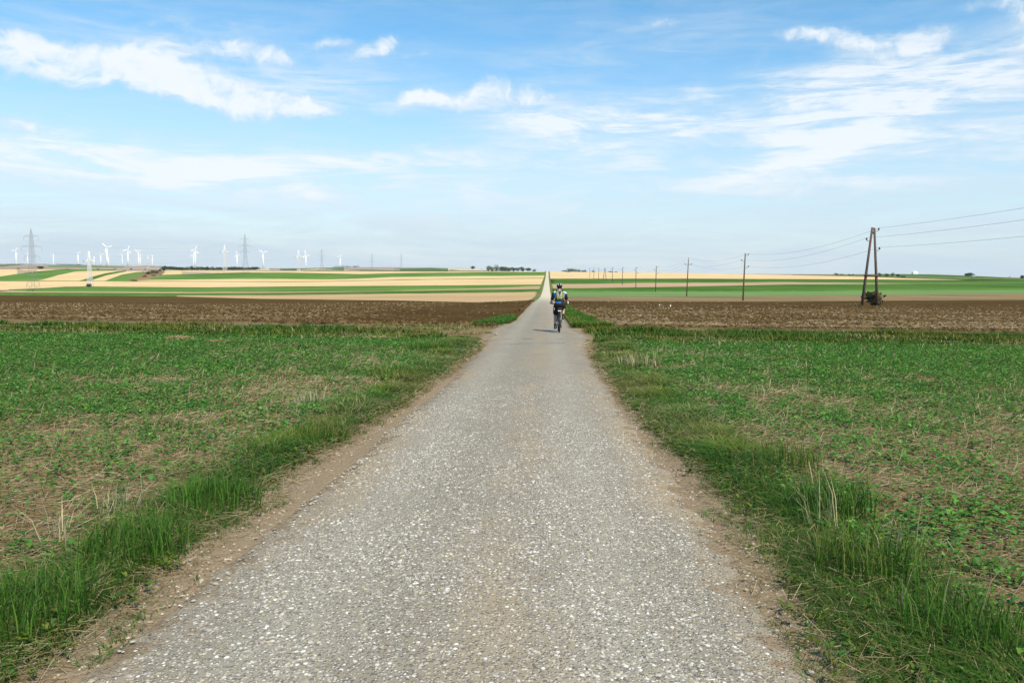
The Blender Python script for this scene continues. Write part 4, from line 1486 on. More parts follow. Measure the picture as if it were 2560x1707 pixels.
WR = .345
BB = Vector((0, .44, .30))
for nm_y, dcol in ((0.0, 1), (1.06, 0)):
    w = empty('wheel', (0, nm_y, WR))
    w.parent = bike
    tyre = MB()
    n = 40
    ringv = []
    for i in range(n):
        a = 2 * math.pi * i / n
        rad = Vector((0, math.cos(a), math.sin(a)))
        ringv.append([tyre.bm.verts.new(rad * (WR - .028 + .028 * math.cos(b)) + Vector((.028 * math.sin(b), 0, 0))) for b in [2 * math.pi * k / 10 for k in range(10)]])
    for i in range(n):
        for k in range(10):
            f = tyre.bm.faces.new((ringv[i][k], ringv[(i + 1) % n][k], ringv[(i + 1) % n][(k + 1) % 10], ringv[i][(k + 1) % 10]))
            f.smooth = True
    tyre.build('tyre', M['tyre'], w)
    rim = MB()
    pts = [Vector((0, math.cos(2 * math.pi * i / 32) * (WR - .055), math.sin(2 * math.pi * i / 32) * (WR - .055))) for i in range(33)]
    rim.tube(pts, .012, 6, cap=False)
    rim.build('rim', M['dark_grey'], w)
    sp = MB()
    for i in range(20):
        a = 2 * math.pi * i / 20
        sp.tube([(.03 * (-1) ** i, 0, 0), (0, math.cos(a) * (WR - .055), math.sin(a) * (WR - .055))], .0018, 3, cap=False)
    sp.build('spokes', M['chrome'], w)
    MB().lathe([(.018, -.05), (.03, -.035), (.018, 0), (.03, .035), (.018, .05)], 10, 'X').build('hub', M['chrome'], w)
    if dcol:
        MB().lathe([(.05, .045), (.05, .052)], 14, 'X').build('cassette', M['chrome'], w)
        MB().tube([(.055, -.01, -.03), (.06, .01, -.10), (.06, .03, -.17)], [.014, .016, .018], 6).build('derailleur', M['dark_grey'], w)
fr = MB()
HT0, HT1 = Vector((0, .90, .92)), Vector((0, .955, .72))
ST = Vector((0, .28, .78))
fr.tube([BB, HT1], .024, 8).tube([ST, HT0 - Vector((0, 0, .03))], .019, 8).tube([BB, ST], .017, 8).tube([HT0, HT1], .022, 8)
for s in (-1, 1):
    fr.tube([BB + Vector((s * .03, -.03, 0)), (s * .055, 0, WR)], .011, 6)
    fr.tube([ST + Vector((s * .02, 0, -.03)), (s * .055, 0, WR)], .009, 6)
fr.build('frame', M['bike_frame'], bike)
fk = MB()
fk.tube([HT1, HT1 + Vector((0, .02, -.05))], .026, 8)
for s in (-1, 1):
    fk.tube([HT1 + Vector((s * .05, .02, -.04)), HT1 + Vector((s * .055, .06, -.2)), (s * .055, 1.06, WR)], [.02, .018, .014], 8)
fk.build('fork', M['dark_grey'], bike)
hb = MB()
hb.tube([HT0, HT0 + Vector((0, .0, .06)), (0, .88, 1.02)], .016, 8)
hb.tube([(-.31, .80, 1.03), (-.12, .86, 1.02), (0, .88, 1.02), (.12, .86, 1.02), (.31, .80, 1.03)], .013, 8)
hbo = hb.build('handlebar', M['dark_grey'], bike)
for s in (-1, 1):
    MB().tube([(s * .20, .83, 1.025), (s * .315, .80, 1.03)], .018, 8).build('grip', M['black_cloth'], hbo)
    MB().tube([(s * .315, .80, 1.03), (s * .335, .795, 1.045), (s * .335, .83, 1.10)], .016, 8).build('bar_end', M['white_paint'], hbo)
MB().tube([ST, (0, .22, .93)], .014, 8).build('seat_post', M['chrome'], bike)
MB().ball((0, .20, .945), (.075, .12, .025)).ball((0, .33, .945), (.025, .08, .02)).build('saddle', M['black_cloth'], bike)
mg = MB()
gp = [Vector((0, math.cos(R(a)) * (WR + .03), WR + math.sin(R(a)) * (WR + .03))) for a in range(40, 171, 10)]
gv = [[mg.bm.verts.new(p + Vector((q, 0, 0)) - (p - Vector((0, 0, WR))).normalized() * abs(q) * .3) for q in (-.035, -.02, 0, .02, .035)] for p in gp]
for i in range(len(gv) - 1):
    for k in range(4):
        mg.bm.faces.new((gv[i][k], gv[i][k + 1], gv[i + 1][k + 1], gv[i + 1][k])).smooth = True
ge = mg.bm.faces[:]
bmesh.ops.solidify(mg.bm, geom=ge, thickness=.004)
mg.build('mudguard', M['bike_frame'], bike)
ck = MB()
PL, PR = BB + Vector((-.09, -.02, -.172)), BB + Vector((.09, .02, .172))
ck.tube([BB + Vector((-.07, 0, 0)), BB + Vector((.07, 0, 0))], .02, 8)
ck.tube([BB + Vector((-.075, 0, 0)), PL], .012, 6).tube([BB + Vector((.075, 0, 0)), PR], .012, 6)
ck.lathe([(.085, .05), (.095, .053), (.085, .056)], 20, 'X', c=BB)
cko = ck.build('crank', M['dark_grey'], bike)
for p, s in ((PL, -1), (PR, 1)):
    MB().box(p + Vector((s * .055, 0, 0)), (.10, .09, .022)).build('pedal', M['dark_grey'], cko)
chn = MB()
chn.tube([BB + Vector((.053, 0, .09)), (.05, 0, WR + .05)], .005, 4).tube([BB + Vector((.053, 0, -.09)), (.058, .03, WR - .16)], .005, 4)
chn.build('chain', M['dark_grey'], bike)

# saddle bag with its white reflector strip
bag = empty('saddle_bag', CYC)
bag.rotation_euler = bike.rotation_euler
tag(bag, 'black saddle bag with a white reflector strip hung behind the saddle', 'bag')
remeshed(MB().box((0, .05, .83), (.17, .14, .16)).ball((0, .04, .82), (.10, .10, .09)), 'pouch', M['black_cloth'], .014, bag, 3)
MB().box((0, -.068, .785), (.125, .012, .03)).build('reflector', M['white_paint'], bag)

# body
hipL, hipR = Vector((-.10, .22, .985)), Vector((.10, .22, .985))
ankL, ankR = PL + Vector((-.055, -.065, .10)), PR + Vector((.055, -.06, .11))
kneeL = ik(hipL, ankL, .43, .42, (-.10, 1, .1))
kneeR = ik(hipR, ankR, .43, .42, (.12, 1, .1))
chest, neck, headc = Vector((0, .44, 1.36)), Vector((0, .54, 1.50)), Vector((0, .615, 1.635))
shL, shR = Vector((-.195, .455, 1.405)), Vector((.195, .455, 1.405))
handL, handR = Vector((-.275, .805, 1.055)), Vector((.275, .805, 1.055))
elL = ik(shL, handL, .30, .27, (-.42, -.3, -1))
elR = ik(shR, handR, .30, .27, (.42, -.3, -1))
b = MB()
b.ball((0, .22, 1.0), (.165, .13, .13))
b.tube([(0, .21, .98), (0, .29, 1.12), (0, .38, 1.26), chest, (0, .47, 1.44)], [.14, .125, .14, .155, .10], 12)
b.ball((0, .40, 1.32), (.175, .11, .14))
limb(b, [shL.lerp(shR, .2), shL], [.075, .062])
limb(b, [shR.lerp(shL, .2), shR], [.075, .062])
b.tube([(0, .48, 1.44), neck, headc - Vector((0, 0, .06))], [.075, .056, .055], 10)
b.ball(headc, (.075, .095, .115))
b.ball(headc + Vector((0, .055, -.055)), (.05, .05, .055))
b.ball(headc + Vector((0, .105, -.012)), (.014, .02, .024))              # nose
for s in (-1, 1):
    b.ball(headc + Vector((s * .076, .005, -.02)), (.010, .022, .033))   # ears
    b.ball(headc + Vector((s * .03, .088, .012)), (.016, .012, .010))    # brow
for sh, el_, ha in ((shL, elL, handL), (shR, elR, handR)):
    limb(b, [sh, sh.lerp(el_, .5), el_], [.056, .050, .042])
    limb(b, [el_, el_.lerp(ha, .4), ha + (el_ - ha).normalized() * .06], [.041, .041, .029])
for hp_, kn, an, s in ((hipL, kneeL, ankL, -1), (hipR, kneeR, ankR, 1)):
    limb(b, [hp_, hp_.lerp(kn, .5), kn], [.095, .085, .062])
    limb(b, [kn, kn.lerp(an, .33) + Vector((0, -.018, 0)), kn.lerp(an, .7), an], [.058, .061, .044, .038])
for ha, s in ((handL, -1), (handR, 1)):
    b.ball(ha + Vector((0, -.01, .008)), (.042, .045, .022))
    for k in range(4):                                                    # fingers curl over the grip
        x = ha.x - .033 + .022 * k
        l_ = (.9, 1.0, .97, .82)[k]
        p0 = Vector((x, ha.y + .02, ha.z + .012))
        p1 = p0 + Vector((0, .034 * l_, -.008))
        p2 = p1 + Vector((0, .004, -.030 * l_))
        p3 = p2 + Vector((0, -.024, -.012))
        b.tube([p0, p1, p2, p3], [.0098, .0095, .009, .008], 6)
    t0 = Vector((ha.x - s * .035, ha.y - .005, ha.z))
    b.tube([t0, t0 + Vector((-s * .02, .025, -.018)), t0 + Vector((-s * .012, .038, -.042))], [.013, .011, .009], 6)
body = remeshed(b, 'body', M['skin'], .0085, person, 2)
# hair below the helmet
remeshed(MB().ball(headc + Vector((0, -.018, .015)), (.083, .092, .10)), 'hair', M['hair'], .012, person, 2)

j = MB()
j.tube([(0, .185, .99), (0, .20, 1.06), (0, .285, 1.14), (0, .38, 1.27), (0, .44, 1.37), (0, .475, 1.445)], [.168, .166, .15, .16, .172, .11], 14)
j.ball((0, .40, 1.31), (.192, .125, .15))
limb(j, [shL.lerp(shR, .22), shL], [.088, .075])
limb(j, [shR.lerp(shL, .22), shR], [.088, .075])
for sh, el_ in ((shL, elL), (shR, elR)):
    limb(j, [sh, sh.lerp(el_, .42), sh.lerp(el_, .72)], [.074, .069, .064])
jersey = remeshed(j, 'jersey', [M['black_cloth'], M['white_cloth'], M['blue_cloth'], M['grey_mesh']], .012, person, 3)
for p in jersey.data.polygons:
    c = p.center
    ax_ = abs(c.x)
    k = 0
    if c.z > 1.43 and ax_ > .10 and ax_ < .21:
        k = 1
    elif 1.062 < c.z < 1.10 and c.y < .3:
        k = 2 if c.x < .05 else 0
    elif ax_ > .10 and ax_ < .2 and 1.24 < c.z <= 1.405 and c.y < .48:
        k = 2 if (ax_ > .15 and c.x < 0) else 3
    elif ax_ >= .2 and c.x > 0 and c.z > 1.40:
        k = 1
    p.material_index = k
sh_ = MB()
sh_.ball((0, .21, .985), (.19, .155, .13))
sh_.tube([(0, .20, 1.075), (0, .21, .98)], [.172, .184], 14)
for hp_, kn in ((hipL, kneeL), (hipR, kneeR)):
    limb(sh_, [hp_, hp_.lerp(kn, .45), hp_.lerp(kn, .80)], [.115, .108, .098])
remeshed(sh_, 'shorts', M['black_cloth'], .013, person, 3)
MB().tube([(-.185, .17, .88), (-.187, .20, .79)], .012, 6).build('shorts_stripe', M['white_cloth'], person)
for an, ped, s, kn in ((ankL, PL, -1, kneeL), (ankR, PR, 1, kneeR)):
    so_ = MB()
    up = (kn - an).normalized()
    so_.tube([an + up * .09, an + up * .02, an - Vector((0, -.01, .035))], [.047, .046, .044], 10)
    remeshed(so_, 'sock', M['black_cloth'], .010, person, 2)
    foot = Vector((ped.x + s * .055, ped.y, ped.z + .012))
    st = MB()
    st.tube([foot + Vector((0, -.135, .035)), foot + Vector((0, -.06, .04)), foot + Vector((0, .04, .03)), foot + Vector((0, .115, .022))], [.040, .046, .046, .030], 10)
    st.box(foot + Vector((0, -.01, .010)), (.078, .25, .022))
    st.ball(an - Vector((0, 0, .02)), (.048, .052, .05))
    sho = remeshed(st, 'shoe', M['black_cloth'], .011, person, 2)
    MB().ball(foot + Vector((0, -.172, .045)), (.016, .010, .014)).build('heel_reflector', M['white_cloth'], sho)
# helmet with vents
he = MB()
he.ball(headc + Vector((0, -.012, .035)), (.105, .135, .105), sub=3)
hm = he.mesh('helmet', [M['black_cloth'], M['white_cloth'], M['grey_mesh']])
helm = link('helmet', hm, person)
bm = bmesh.new()
bm.from_mesh(hm)
bmesh.ops.delete(bm, geom=[v for v in bm.verts if v.co.z < headc.z - .005 - .03 * (v.co.y < headc.y - .05)], context='VERTS')
bmesh.ops.solidify(bm, geom=bm.faces[:], thickness=.012)
for f in bm.faces:
    c = f.calc_center_median() - headc
    f.material_index = 1 if (.030 < abs(c.x) < .062 and c.z > .075) else 0
bm.to_mesh(hm)
bm.free()
for k, x in enumerate((-.06, -.02, .02, .06)):
    pts = [headc + Vector((x * (1 - .25 * abs(t)), -.012 + .15 * math.sin(t * 1.35), .035 + .112 * math.cos(t * 1.35) * (1 - abs(x) * 2.6))) for t in np.linspace(-.95, .7, 8)]
    MB().tube(pts, .010, 6).build('helmet_rib', M['dark_grey'] if k in (1, 2) else M['white_cloth'], helm)

# backpack
bp = empty('backpack', CYC)
bp.rotation_euler = bike.rotation_euler
tag(bp, 'lime green and grey backpack with a white V stripe on the cyclist', 'backpack')


def pk(u, v, d=0.0):
    """Point on the back of the pack: u across (-1..1), v up (0..1), d outwards."""
    z = 1.12 + .42 * v
    yb = .15 + (z - 1.06) * .66 - .03
    w = (.078 + .062 * math.sin(min(v * 1.25, 1) * math.pi * .5)) * (1 - .35 * max(v - .8, 0) / .2)
    out_ = .095 * math.sin(math.pi * min(max(v * .9 + .06, 0), 1)) * math.sqrt(max(1 - .72 * u * u, 0)) + d
    return Vector((u * w, yb - out_ * .86, z + out_ * .45 - .02))


bk = MB()
nu, nv = 12, 16
gvs = [[bk.bm.verts.new(pk(-1 + 2 * i / nu, k / nv)) for i in range(nu + 1)] for k in range(nv + 1)]
gin = [[bk.bm.verts.new(pk(-1 + 2 * i / nu, k / nv, 0) * 0 + Vector((pk(-1 + 2 * i / nu, k / nv).x, .16 + (1.13 + .40 * k / nv - 1.06) * .66 + .03, 1.13 + .40 * k / nv - .03))) for i in range(nu + 1)] for k in range(nv + 1)]
for k in range(nv):
    for i in range(nu):
        u, v = -1 + 2 * (i + .5) / nu, (k + .5) / nv
        f = bk.bm.faces.new((gvs[k][i], gvs[k][i + 1], gvs[k + 1][i + 1], gvs[k + 1][i]))
        f.smooth = True
        half = .10 + .52 * v
        f.material_index = 1 if (abs(u) < half and v > .30) else (2 if abs(u) < .9 and v < .80 else 1)
        bk.bm.faces.new((gin[k][i], gin[k + 1][i], gin[k + 1][i + 1], gin[k][i + 1]))
for k in range(nv):
    for i in (0, nu):
        bk.bm.faces.new((gvs[k][i], gvs[k + 1][i], gin[k + 1][i], gin[k][i]))
for i in range(nu):
    for k in (0, nv):
        bk.bm.faces.new((gvs[k][i], gvs[k][i + 1], gin[k][i + 1], gin[k][i]))
bk.build('pack', [M['black_cloth'], M['dark_grey'], M['lime_cloth']], bp)
vst = MB()
vst.tube([pk(-.52, .93, .006), pk(-.46, .75, .006), pk(-.26, .42, .006), pk(0, .34, .006), pk(.26, .42, .006), pk(.46, .75, .006), pk(.52, .93, .006)], .009, 6)
vst.build('stripe', M['white_cloth'], bp)
MB().ball(pk(0, .90, .004), (.035, .012, .016)).build('badge', M['white_cloth'], bp)
for s in (-1, 1):
    MB().tube([pk(s * .8, .95) + Vector((0, .05, .02)), Vector((s * .12, .46, 1.515)), Vector((s * .135, .56, 1.42)), Vector((s * .14, .545, 1.30)), pk(s, .05) + Vector((s * .06, .12, 0))], .018, 6).build('strap', M['black_cloth'], bp)

# ================================================================== STUFF: plants, straw, stones
def wedge(x, y, pad=1.2):
    """Inside the stretch of land the photo can see, with some margin for a step aside."""
    a = x - CAM.x
    return (a > -(.70 * y + pad + .6)) & (a < .62 * y + pad + .6) & (y > 2.2)


def scatter(n, x0, x1, y0, y1, dens, bias=1.0, pad=1.2):
    """Random points in a rectangle kept with the probability dens(x, y)."""
    x = x0 + (x1 - x0) * rng.random(n)
    y = y0 + (y1 - y0) * rng.random(n) ** bias
    k = wedge(x, y, pad)
    x, y = x[k], y[k]
    k = rng.random(len(x)) < dens(x, y)
    return x[k], y[k]


class Stuff:
    def __init__(self):
        self.V, self.T, self.C, self.n = [], [], [], 0

    def put(self, v, t, c):
        self.V.append(v)
        self.T.append(t + self.n)
        self.C.append(c)
        self.n += len(v)

    def blades(self, x, y, z, h, w, lean, col, tipcol=None, bend=.6, yaw=None):
        """Grass blades: tapering ribbons that bend over, five corners each."""
        n = len(x)
        yaw = rng.random(n) * 2 * np.pi if yaw is None else yaw
        fx, fy = np.cos(yaw), np.sin(yaw)
        sx, sy = -fy, fx
        le = lean * h
        p0 = np.stack([x, y, z - .01], 1)
        mid = p0 + np.stack([fx * le * .35, fy * le * .35, h * .6], 1)
        tip = p0 + np.stack([fx * le, fy * le, h * (1 - .25 * np.minimum(lean, 1.6) * bend)], 1)
        sv = np.stack([sx, sy, np.zeros(n)], 1) * (w / 2)[:, None]
        V = np.stack([p0 - sv, p0 + sv, mid - sv * .8, mid + sv * .8, tip], 1).reshape(-1, 3)
        b = np.arange(n)[:, None] * 5
        T_ = np.concatenate([b + [0, 1, 3], b + [0, 3, 2], b + [2, 3, 4]])
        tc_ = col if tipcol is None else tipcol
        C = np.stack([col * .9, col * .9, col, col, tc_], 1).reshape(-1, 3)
        self.put(V, T_, C)

    def leaves(self, c, d, up, L, W, col):
        """Broad leaves folded along the midrib: base, two sides, tip."""
        n = len(c)
        s = np.cross(d, up)
        s /= np.linalg.norm(s, axis=1)[:, None] + 1e-9
        nrm = np.cross(s, d)
        m_ = c + d * (L * .5)[:, None]
        tip = c + d * L[:, None] - nrm * (L * .18)[:, None]
        V = np.stack([c, m_ + s * (W / 2)[:, None] + nrm * (W * .15)[:, None], tip, m_ - s * (W / 2)[:, None] + nrm * (W * .15)[:, None]], 1).reshape(-1, 3)
        b = np.arange(n)[:, None] * 4
        self.put(V, np.concatenate([b + [0, 1, 2], b + [0, 2, 3]]), np.repeat(col, 4, 0))

    def sticks(self, p, d, L, r, col):
        """Straw: thin three-sided stalks."""
        n = len(p)
        ref = np.where(np.abs(d[:, 2:3]) < .9, np.array([[0, 0, 1.0]]), np.array([[1.0, 0, 0]]))
        a = np.cross(d, ref)
        a /= np.linalg.norm(a, axis=1)[:, None]
        b = np.cross(d, a)
        rings = []
        for e in (-.5, .5):
            c = p + d * (L * e)[:, None]
            for k in range(3):
                rings.append(c + (a * math.cos(2.094 * k) + b * math.sin(2.094 * k)) * r[:, None])
        V = np.stack(rings, 1).reshape(-1, 3)
        i = np.arange(n)[:, None] * 6
        T_ = np.concatenate([i + q for q in ([0, 1, 4], [0, 4, 3], [1, 2, 5], [1, 5, 4], [2, 0, 3], [2, 3, 5])])
        self.put(V, T_, np.repeat(col, 6, 0))

    def stones(self, p, s, col, flat=.55):
        """Small faceted stones."""
        n = len(p)
        base = np.array([(1, 0, 0), (.3, .95, .1), (-.8, .6, 0), (-.85, -.55, .05), (.25, -.95, 0), (.1, .05, 1.0)])
        V = base[None] * (1 + .45 * (rng.random((n, 6, 1)) - .5))
        an = rng.random(n) * 6.283
        c_, s_ = np.cos(an), np.sin(an)
        sx_ = (.75 + .5 * rng.random(n))
        X = (V[..., 0] * c_[:, None] - V[..., 1] * s_[:, None] * sx_[:, None])
        Y = (V[..., 0] * s_[:, None] + V[..., 1] * c_[:, None] * sx_[:, None])
        V = np.stack([X, Y, V[..., 2] * flat], -1) * s[:, None, None] + p[:, None, :]
        i = np.arange(n)[:, None] * 6
        T_ = np.concatenate([i + q for q in ([0, 1, 5], [1, 2, 5], [2, 3, 5], [3, 4, 5], [4, 0, 5])])
        self.put(V.reshape(-1, 3), T_, np.repeat(col, 6, 0))

    def build(self, name, mat, label, cat, kind='stuff'):
        o = link(name, np_mesh(name, np.concatenate(self.V), np.concatenate(self.T), mat, np.concatenate(self.C)))
        return tag(o, label, cat, kind=kind)


def pick(cols, n, var=.3):
    cols = np.array(cols, float)
    return cols[rng.integers(0, len(cols), n)] * (1 - var / 2 + var * rng.random(n))[:, None]


GRASS = [(.08, .14, .016), (.10, .165, .02), (.065, .115, .014), (.13, .175, .025), (.17, .185, .04)]
LUSH = [(.044, .125, .013), (.058, .15, .016), (.034, .10, .011), (.08, .165, .018)]
DRYG = [(.30, .26, .11), (.38, .33, .17), (.22, .20, .08), (.14, .17, .05)]
STRAW = [(.40, .31, .17), (.48, .39, .23), (.33, .24, .13), (.26, .19, .10), (.55, .46, .30)]
CROP = [(.065, .205, .032), (.09, .245, .038), (.05, .16, .028), (.14, .28, .05), (.07, .215, .05), (.12, .215, .034)]


def verge_in(s, y):
    """Inner edge of the grass beside the road (bare soil lies between it and the stones)."""
    if s < 0:
        return np.interp(y, [0, 3, 6, 9, 12, 15, 18, 22, 24.5], [1.70, 1.66, 1.62, 1.61, 1.56, 1.46, 1.42, 1.40, 1.65]) + .18 * (fbm(y * .9, y * 0 + 1, 61) - .5)
    return np.interp(y, [0, 3, 4.4, 5.2, 6.5, 8.5, 10, 14, 20, 24], [1.60, 1.58, 1.57, 1.62, 1.64, 1.58, 1.50, 1.45, 1.52, 1.8]) + .24 * (fbm(y * .9, y * 0 + 5, 63) - .5)


def verge_out(s, y):
    if s < 0:
        return np.interp(y, [0, 3, 8, 14, 24], [2.70, 2.50, 2.38, 2.30, 2.7]) + .20 * (fbm(y * .7, y * 0 + 1, 65) - .5)
    return np.interp(y, [0, 3, 6, 10, 16, 24], [2.9, 2.70, 2.50, 2.45, 2.6, 2.9]) + .22 * (fbm(y * .7, y * 0 + 5, 67) - .5)


for s, side in ((-1, 'left'), (1, 'right')):
    # ---- verge grass
    st = Stuff()
    n = 370000
    x = 1.1 + 2.5 * rng.random(n)
    y = 2.2 + 22.8 * rng.random(n) ** 1.5
    k = wedge(s * x, y)
    x, y = x[k], y[k]
    clump = np.clip((fbm(x * 3.2, y * 2.2, 70) - .36) * 8, 0, 1)
    den = np.clip((x - verge_in(s, y)) / .22, 0, 1) * np.clip((verge_out(s, y) - x) / .40, 0, 1) * (.45 + .55 * clump)
    den = np.maximum(den, .22 * (x > 1.46) * (x < verge_out(s, y) + .3) * (fbm(x * 4.2, y * 3.1, 73) > .60))
    k = rng.random(len(x)) < den
    x, y = x[k], y[k]
    n = len(x)
    u = np.clip((x - verge_in(s, y)) / (verge_out(s, y) - verge_in(s, y)), 0, 1)
    tall = (.10 + .90 * np.sin(np.clip(u * 1.05, 0, 1) * np.pi * .5)) * (.35 + 1.0 * fbm(x * 1.3, y * 1.1, 71)) * (1 - .5 * np.clip((u - .75) / .25, 0, 1))
    if s > 0:
        tall = tall * np.where(y < 5.6, .35 + .65 * u, 1.0)
    h = (.045 + .125 * tall) * (.5 + .8 * rng.random(n))
    w = np.maximum(.0040, .00085 * y) * (.7 + .6 * rng.random(n))
    lush = fbm(x * .9, y * .6, 72) > np.where(y < 7, .36, .47)
    col = np.where(lush[:, None], pick(LUSH, n), pick(GRASS, n))
    dry = rng.random(n) < np.where(y > 9, .20, .10) * (.4 + 1.6 * (fbm(x * 2, y * 2, 74) > .5))
    col = np.where(dry[:, None], pick(DRYG, n), col)
    col = col * (.65 + .7 * fbm(x * 2.4, y * 1.8, 75))[:, None]
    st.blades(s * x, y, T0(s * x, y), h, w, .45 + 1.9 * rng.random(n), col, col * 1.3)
    m_ = 1500
    wx = 1.3 + 1.7 * rng.random(m_)
    wy = 2.4 + 20 * rng.random(m_) ** 1.2
    kq = wedge(s * wx, wy) & (wx > verge_in(s, wy) - .05) & (wx < verge_out(s, wy) + .2) & (fbm(wx * 2, wy * .8, 77) > .5)
    wx, wy = np.repeat(wx[kq], 9), np.repeat(wy[kq], 9)
    N = len(wx)
    yw, pt = rng.random(N) * 6.283, .1 + .7 * rng.random(N)
    dd = np.stack([np.cos(yw) * np.cos(pt), np.sin(yw) * np.cos(pt), np.sin(pt)], 1)
    Lw = (.018 + .03 * rng.random(N)) * (1 + .03 * wy)
    st.leaves(np.stack([s * wx, wy, T0(s * wx, wy) + .02 + .05 * rng.random(N)], 1), dd, np.tile([0, 0, 1.0], (N, 1)), Lw, Lw * .45, pick(GRASS + [(.05, .15, .03), (.09, .17, .04)], N, .4))
    m_ = 16000 if s < 0 else 9000
    wx = 1.3 + 1.6 * rng.random(m_)
    wy = 2.4 + 20 * rng.random(m_) ** 1.3
    kq = wedge(s * wx, wy) & (wx > verge_in(s, wy) - .1) & (wx < verge_out(s, wy) + .2)
    wx, wy = wx[kq], wy[kq]
    N = len(wx)
    yw, pt = rng.random(N) * 6.283, rng.normal(.15, .3, N)
    dd = np.stack([np.cos(yw) * np.cos(pt), np.sin(yw) * np.cos(pt), np.sin(pt)], 1)
    st.sticks(np.stack([s * wx, wy, T0(s * wx, wy) + .015 + .05 * rng.random(N)], 1), dd, .05 + .12 * rng.random(N), np.maximum(.0014, .00022 * wy) * np.ones(N), pick(DRYG + STRAW, N, .4))
    st.build('verge_grass', M['leaf'], f'green grass growing along the {side} edge of the road', 'grass')

    # ---- cover crop: low broad-leaved plants between straw
    def crop_den(x, y):
        far = np.clip((x - verge_out(s, y)) / 7.5, 0, 1)
        patch = fbm(x * .55 + 40 * (s > 0), y * .40, 80, 5)
        fine_ = fbm(x * 2.2, y * 1.7, 81, 3)
        d = .50 + .50 * far + 1.6 * (patch - .5) + 1.2 * (fine_ - .5) + .35 * np.clip((y - 10) / 8, 0, 1) - (.08 if s < 0 else .0)
        return np.clip(d, .22, 1)
    n = 80000
    x = 2.2 + 17.5 * rng.random(n) ** 1.15
    y = 2.4 + 21.8 * rng.random(n) ** .85
    k = wedge(s * x, y) & (x > verge_out(s, y) - .35)
    x, y = x[k], y[k]
    k = rng.random(len(x)) < crop_den(x, y)
    x, y = x[k], y[k]
    n = len(x)
    st = Stuff()
    kk = 6
    xr, yr = np.repeat(x, kk), np.repeat(y, kk)
    size = np.repeat(.6 + .8 * rng.random(n), kk)
    N = n * kk
    yaw = rng.random(N) * 6.283
    pit = .15 + .9 * rng.random(N)
    d = np.stack([np.cos(yaw) * np.cos(pit), np.sin(yaw) * np.cos(pit), np.sin(pit)], 1)
    base = np.stack([s * xr, yr, T0(s * xr, yr) + .008], 1)
    stalk = (.01 + .075 * rng.random(N)) * size
    c = base + d * stalk[:, None] + np.stack([0 * xr, 0 * xr, .02 * rng.random(N) * size], 1)
    L = (.020 + .023 * rng.random(N)) * size * (1 + .02 * yr)
    flatd = d.copy()
    flatd[:, 2] *= .45
    flatd /= np.linalg.norm(flatd, axis=1)[:, None]
    col = pick(CROP, N, .5)
    col *= np.repeat(.75 + .5 * rng.random(n), kk)[:, None]
    st.leaves(c, flatd, np.tile([0, 0, 1.0], (N, 1)), L, L * (.62 + .2 * rng.random(N)), col)
    n = 26000
    x = 2.2 + 15 * rng.random(n) ** 1.3
    y = 2.4 + 20 * rng.random(n)
    kq = wedge(s * x, y) & (x > verge_out(s, y) - .3) & (fbm(x * 1.1, y * .9, 84) > .45)
    x, y = x[kq], y[kq]
    n = len(x)
    col = pick(GRASS, n, .4)
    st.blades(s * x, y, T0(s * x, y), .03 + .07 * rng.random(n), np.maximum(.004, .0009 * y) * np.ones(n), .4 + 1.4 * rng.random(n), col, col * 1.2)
    st.build('cover_crop', M['leaf'], f'low green cover crop growing through straw in the field {side} of the road', 'crop plants')

    # ---- straw lying in the field and on the soil beside the road
    n = 120000
    x = 1.35 + 15 * rng.random(n) ** 1.5
    y = 2.4 + 21.6 * rng.random(n) ** .95
    k = wedge(s * x, y)
    x, y = x[k], y[k]
    den = np.where(x < verge_in(s, y), .30 * np.clip((x - 1.42) / .25, 0, 1), np.where(x < verge_out(s, y) - .2, .10, .22 + .90 * (1 - crop_den(x, y))))
    k = rng.random(len(x)) < den
    x, y = x[k], y[k]
    n = len(x)
    yaw = rng.normal(0, .75, n) + np.where(rng.random(n) < .3, 1.4, 0)
    pit = rng.normal(.05, .16, n)
    up = (rng.random(n) < .06) & (x > verge_out(s, y))
    pit = np.where(up, .5 + .9 * rng.random(n), pit)
    d = np.stack([np.cos(yaw) * np.cos(pit), np.sin(yaw) * np.cos(pit), np.sin(pit)], 1)
    L = (.05 + .16 * rng.random(n) ** 1.6) * np.where(x < verge_in(s, y), .8, 1)
    z = T0(s * x, y) + .012 + .03 * rng.random(n) * (x > verge_in(s, y)) + np.abs(np.sin(pit)) * L * .5
    st = Stuff()
    st.sticks(np.stack([s * x, y, z], 1), d, L, np.maximum(.0017, .00026 * y) * (.7 + .6 * rng.random(n)), pick(STRAW, n, .4))
    st.build('straw_litter', M['straw'], f'dry straw stalks strewn over the field {side} of the road', 'straw')

    # ---- crumbs of soil and small stones on the bare shoulder
    n = 26000
    x = 1.25 + 1.0 * rng.random(n)
    y = 2.4 + 15 * rng.random(n) ** 1.3
    k = wedge(s * x, y) & (x < verge_in(s, y) + .15) & (x > 1.42)
    x, y = x[k], y[k]
    n = len(x)
    st = Stuff()
    st.stones(np.stack([s * x, y, T0(s * x, y) - .001], 1), .003 + .009 * rng.random(n) ** 2, pick([(.20, .14, .085), (.27, .20, .13), (.16, .11, .07), (.45, .40, .32)], n, .4), .7)
    st.build('soil_crumbs', M['clods'], f'crumbs of brown soil on the bare shoulder {side} of the road', 'soil')

    # ---- tall grass of the track that crosses the road
    st = Stuff()
    n = 115000
    x = 1.5 + 29 * rng.random(n)
    y = 23.3 + 12.6 * rng.random(n)
    k = wedge(s * x, y)
    x, y = x[k], y[k]
    rut = np.exp(-((y - 26.6) / .42) ** 2) + np.exp(-((y - 28.5) / .42) ** 2)
    edge_far = (30.6 if s < 0 else 31.4) + 1.0 * (fbm(x * .4, x * 0 + s, 90) - .5)
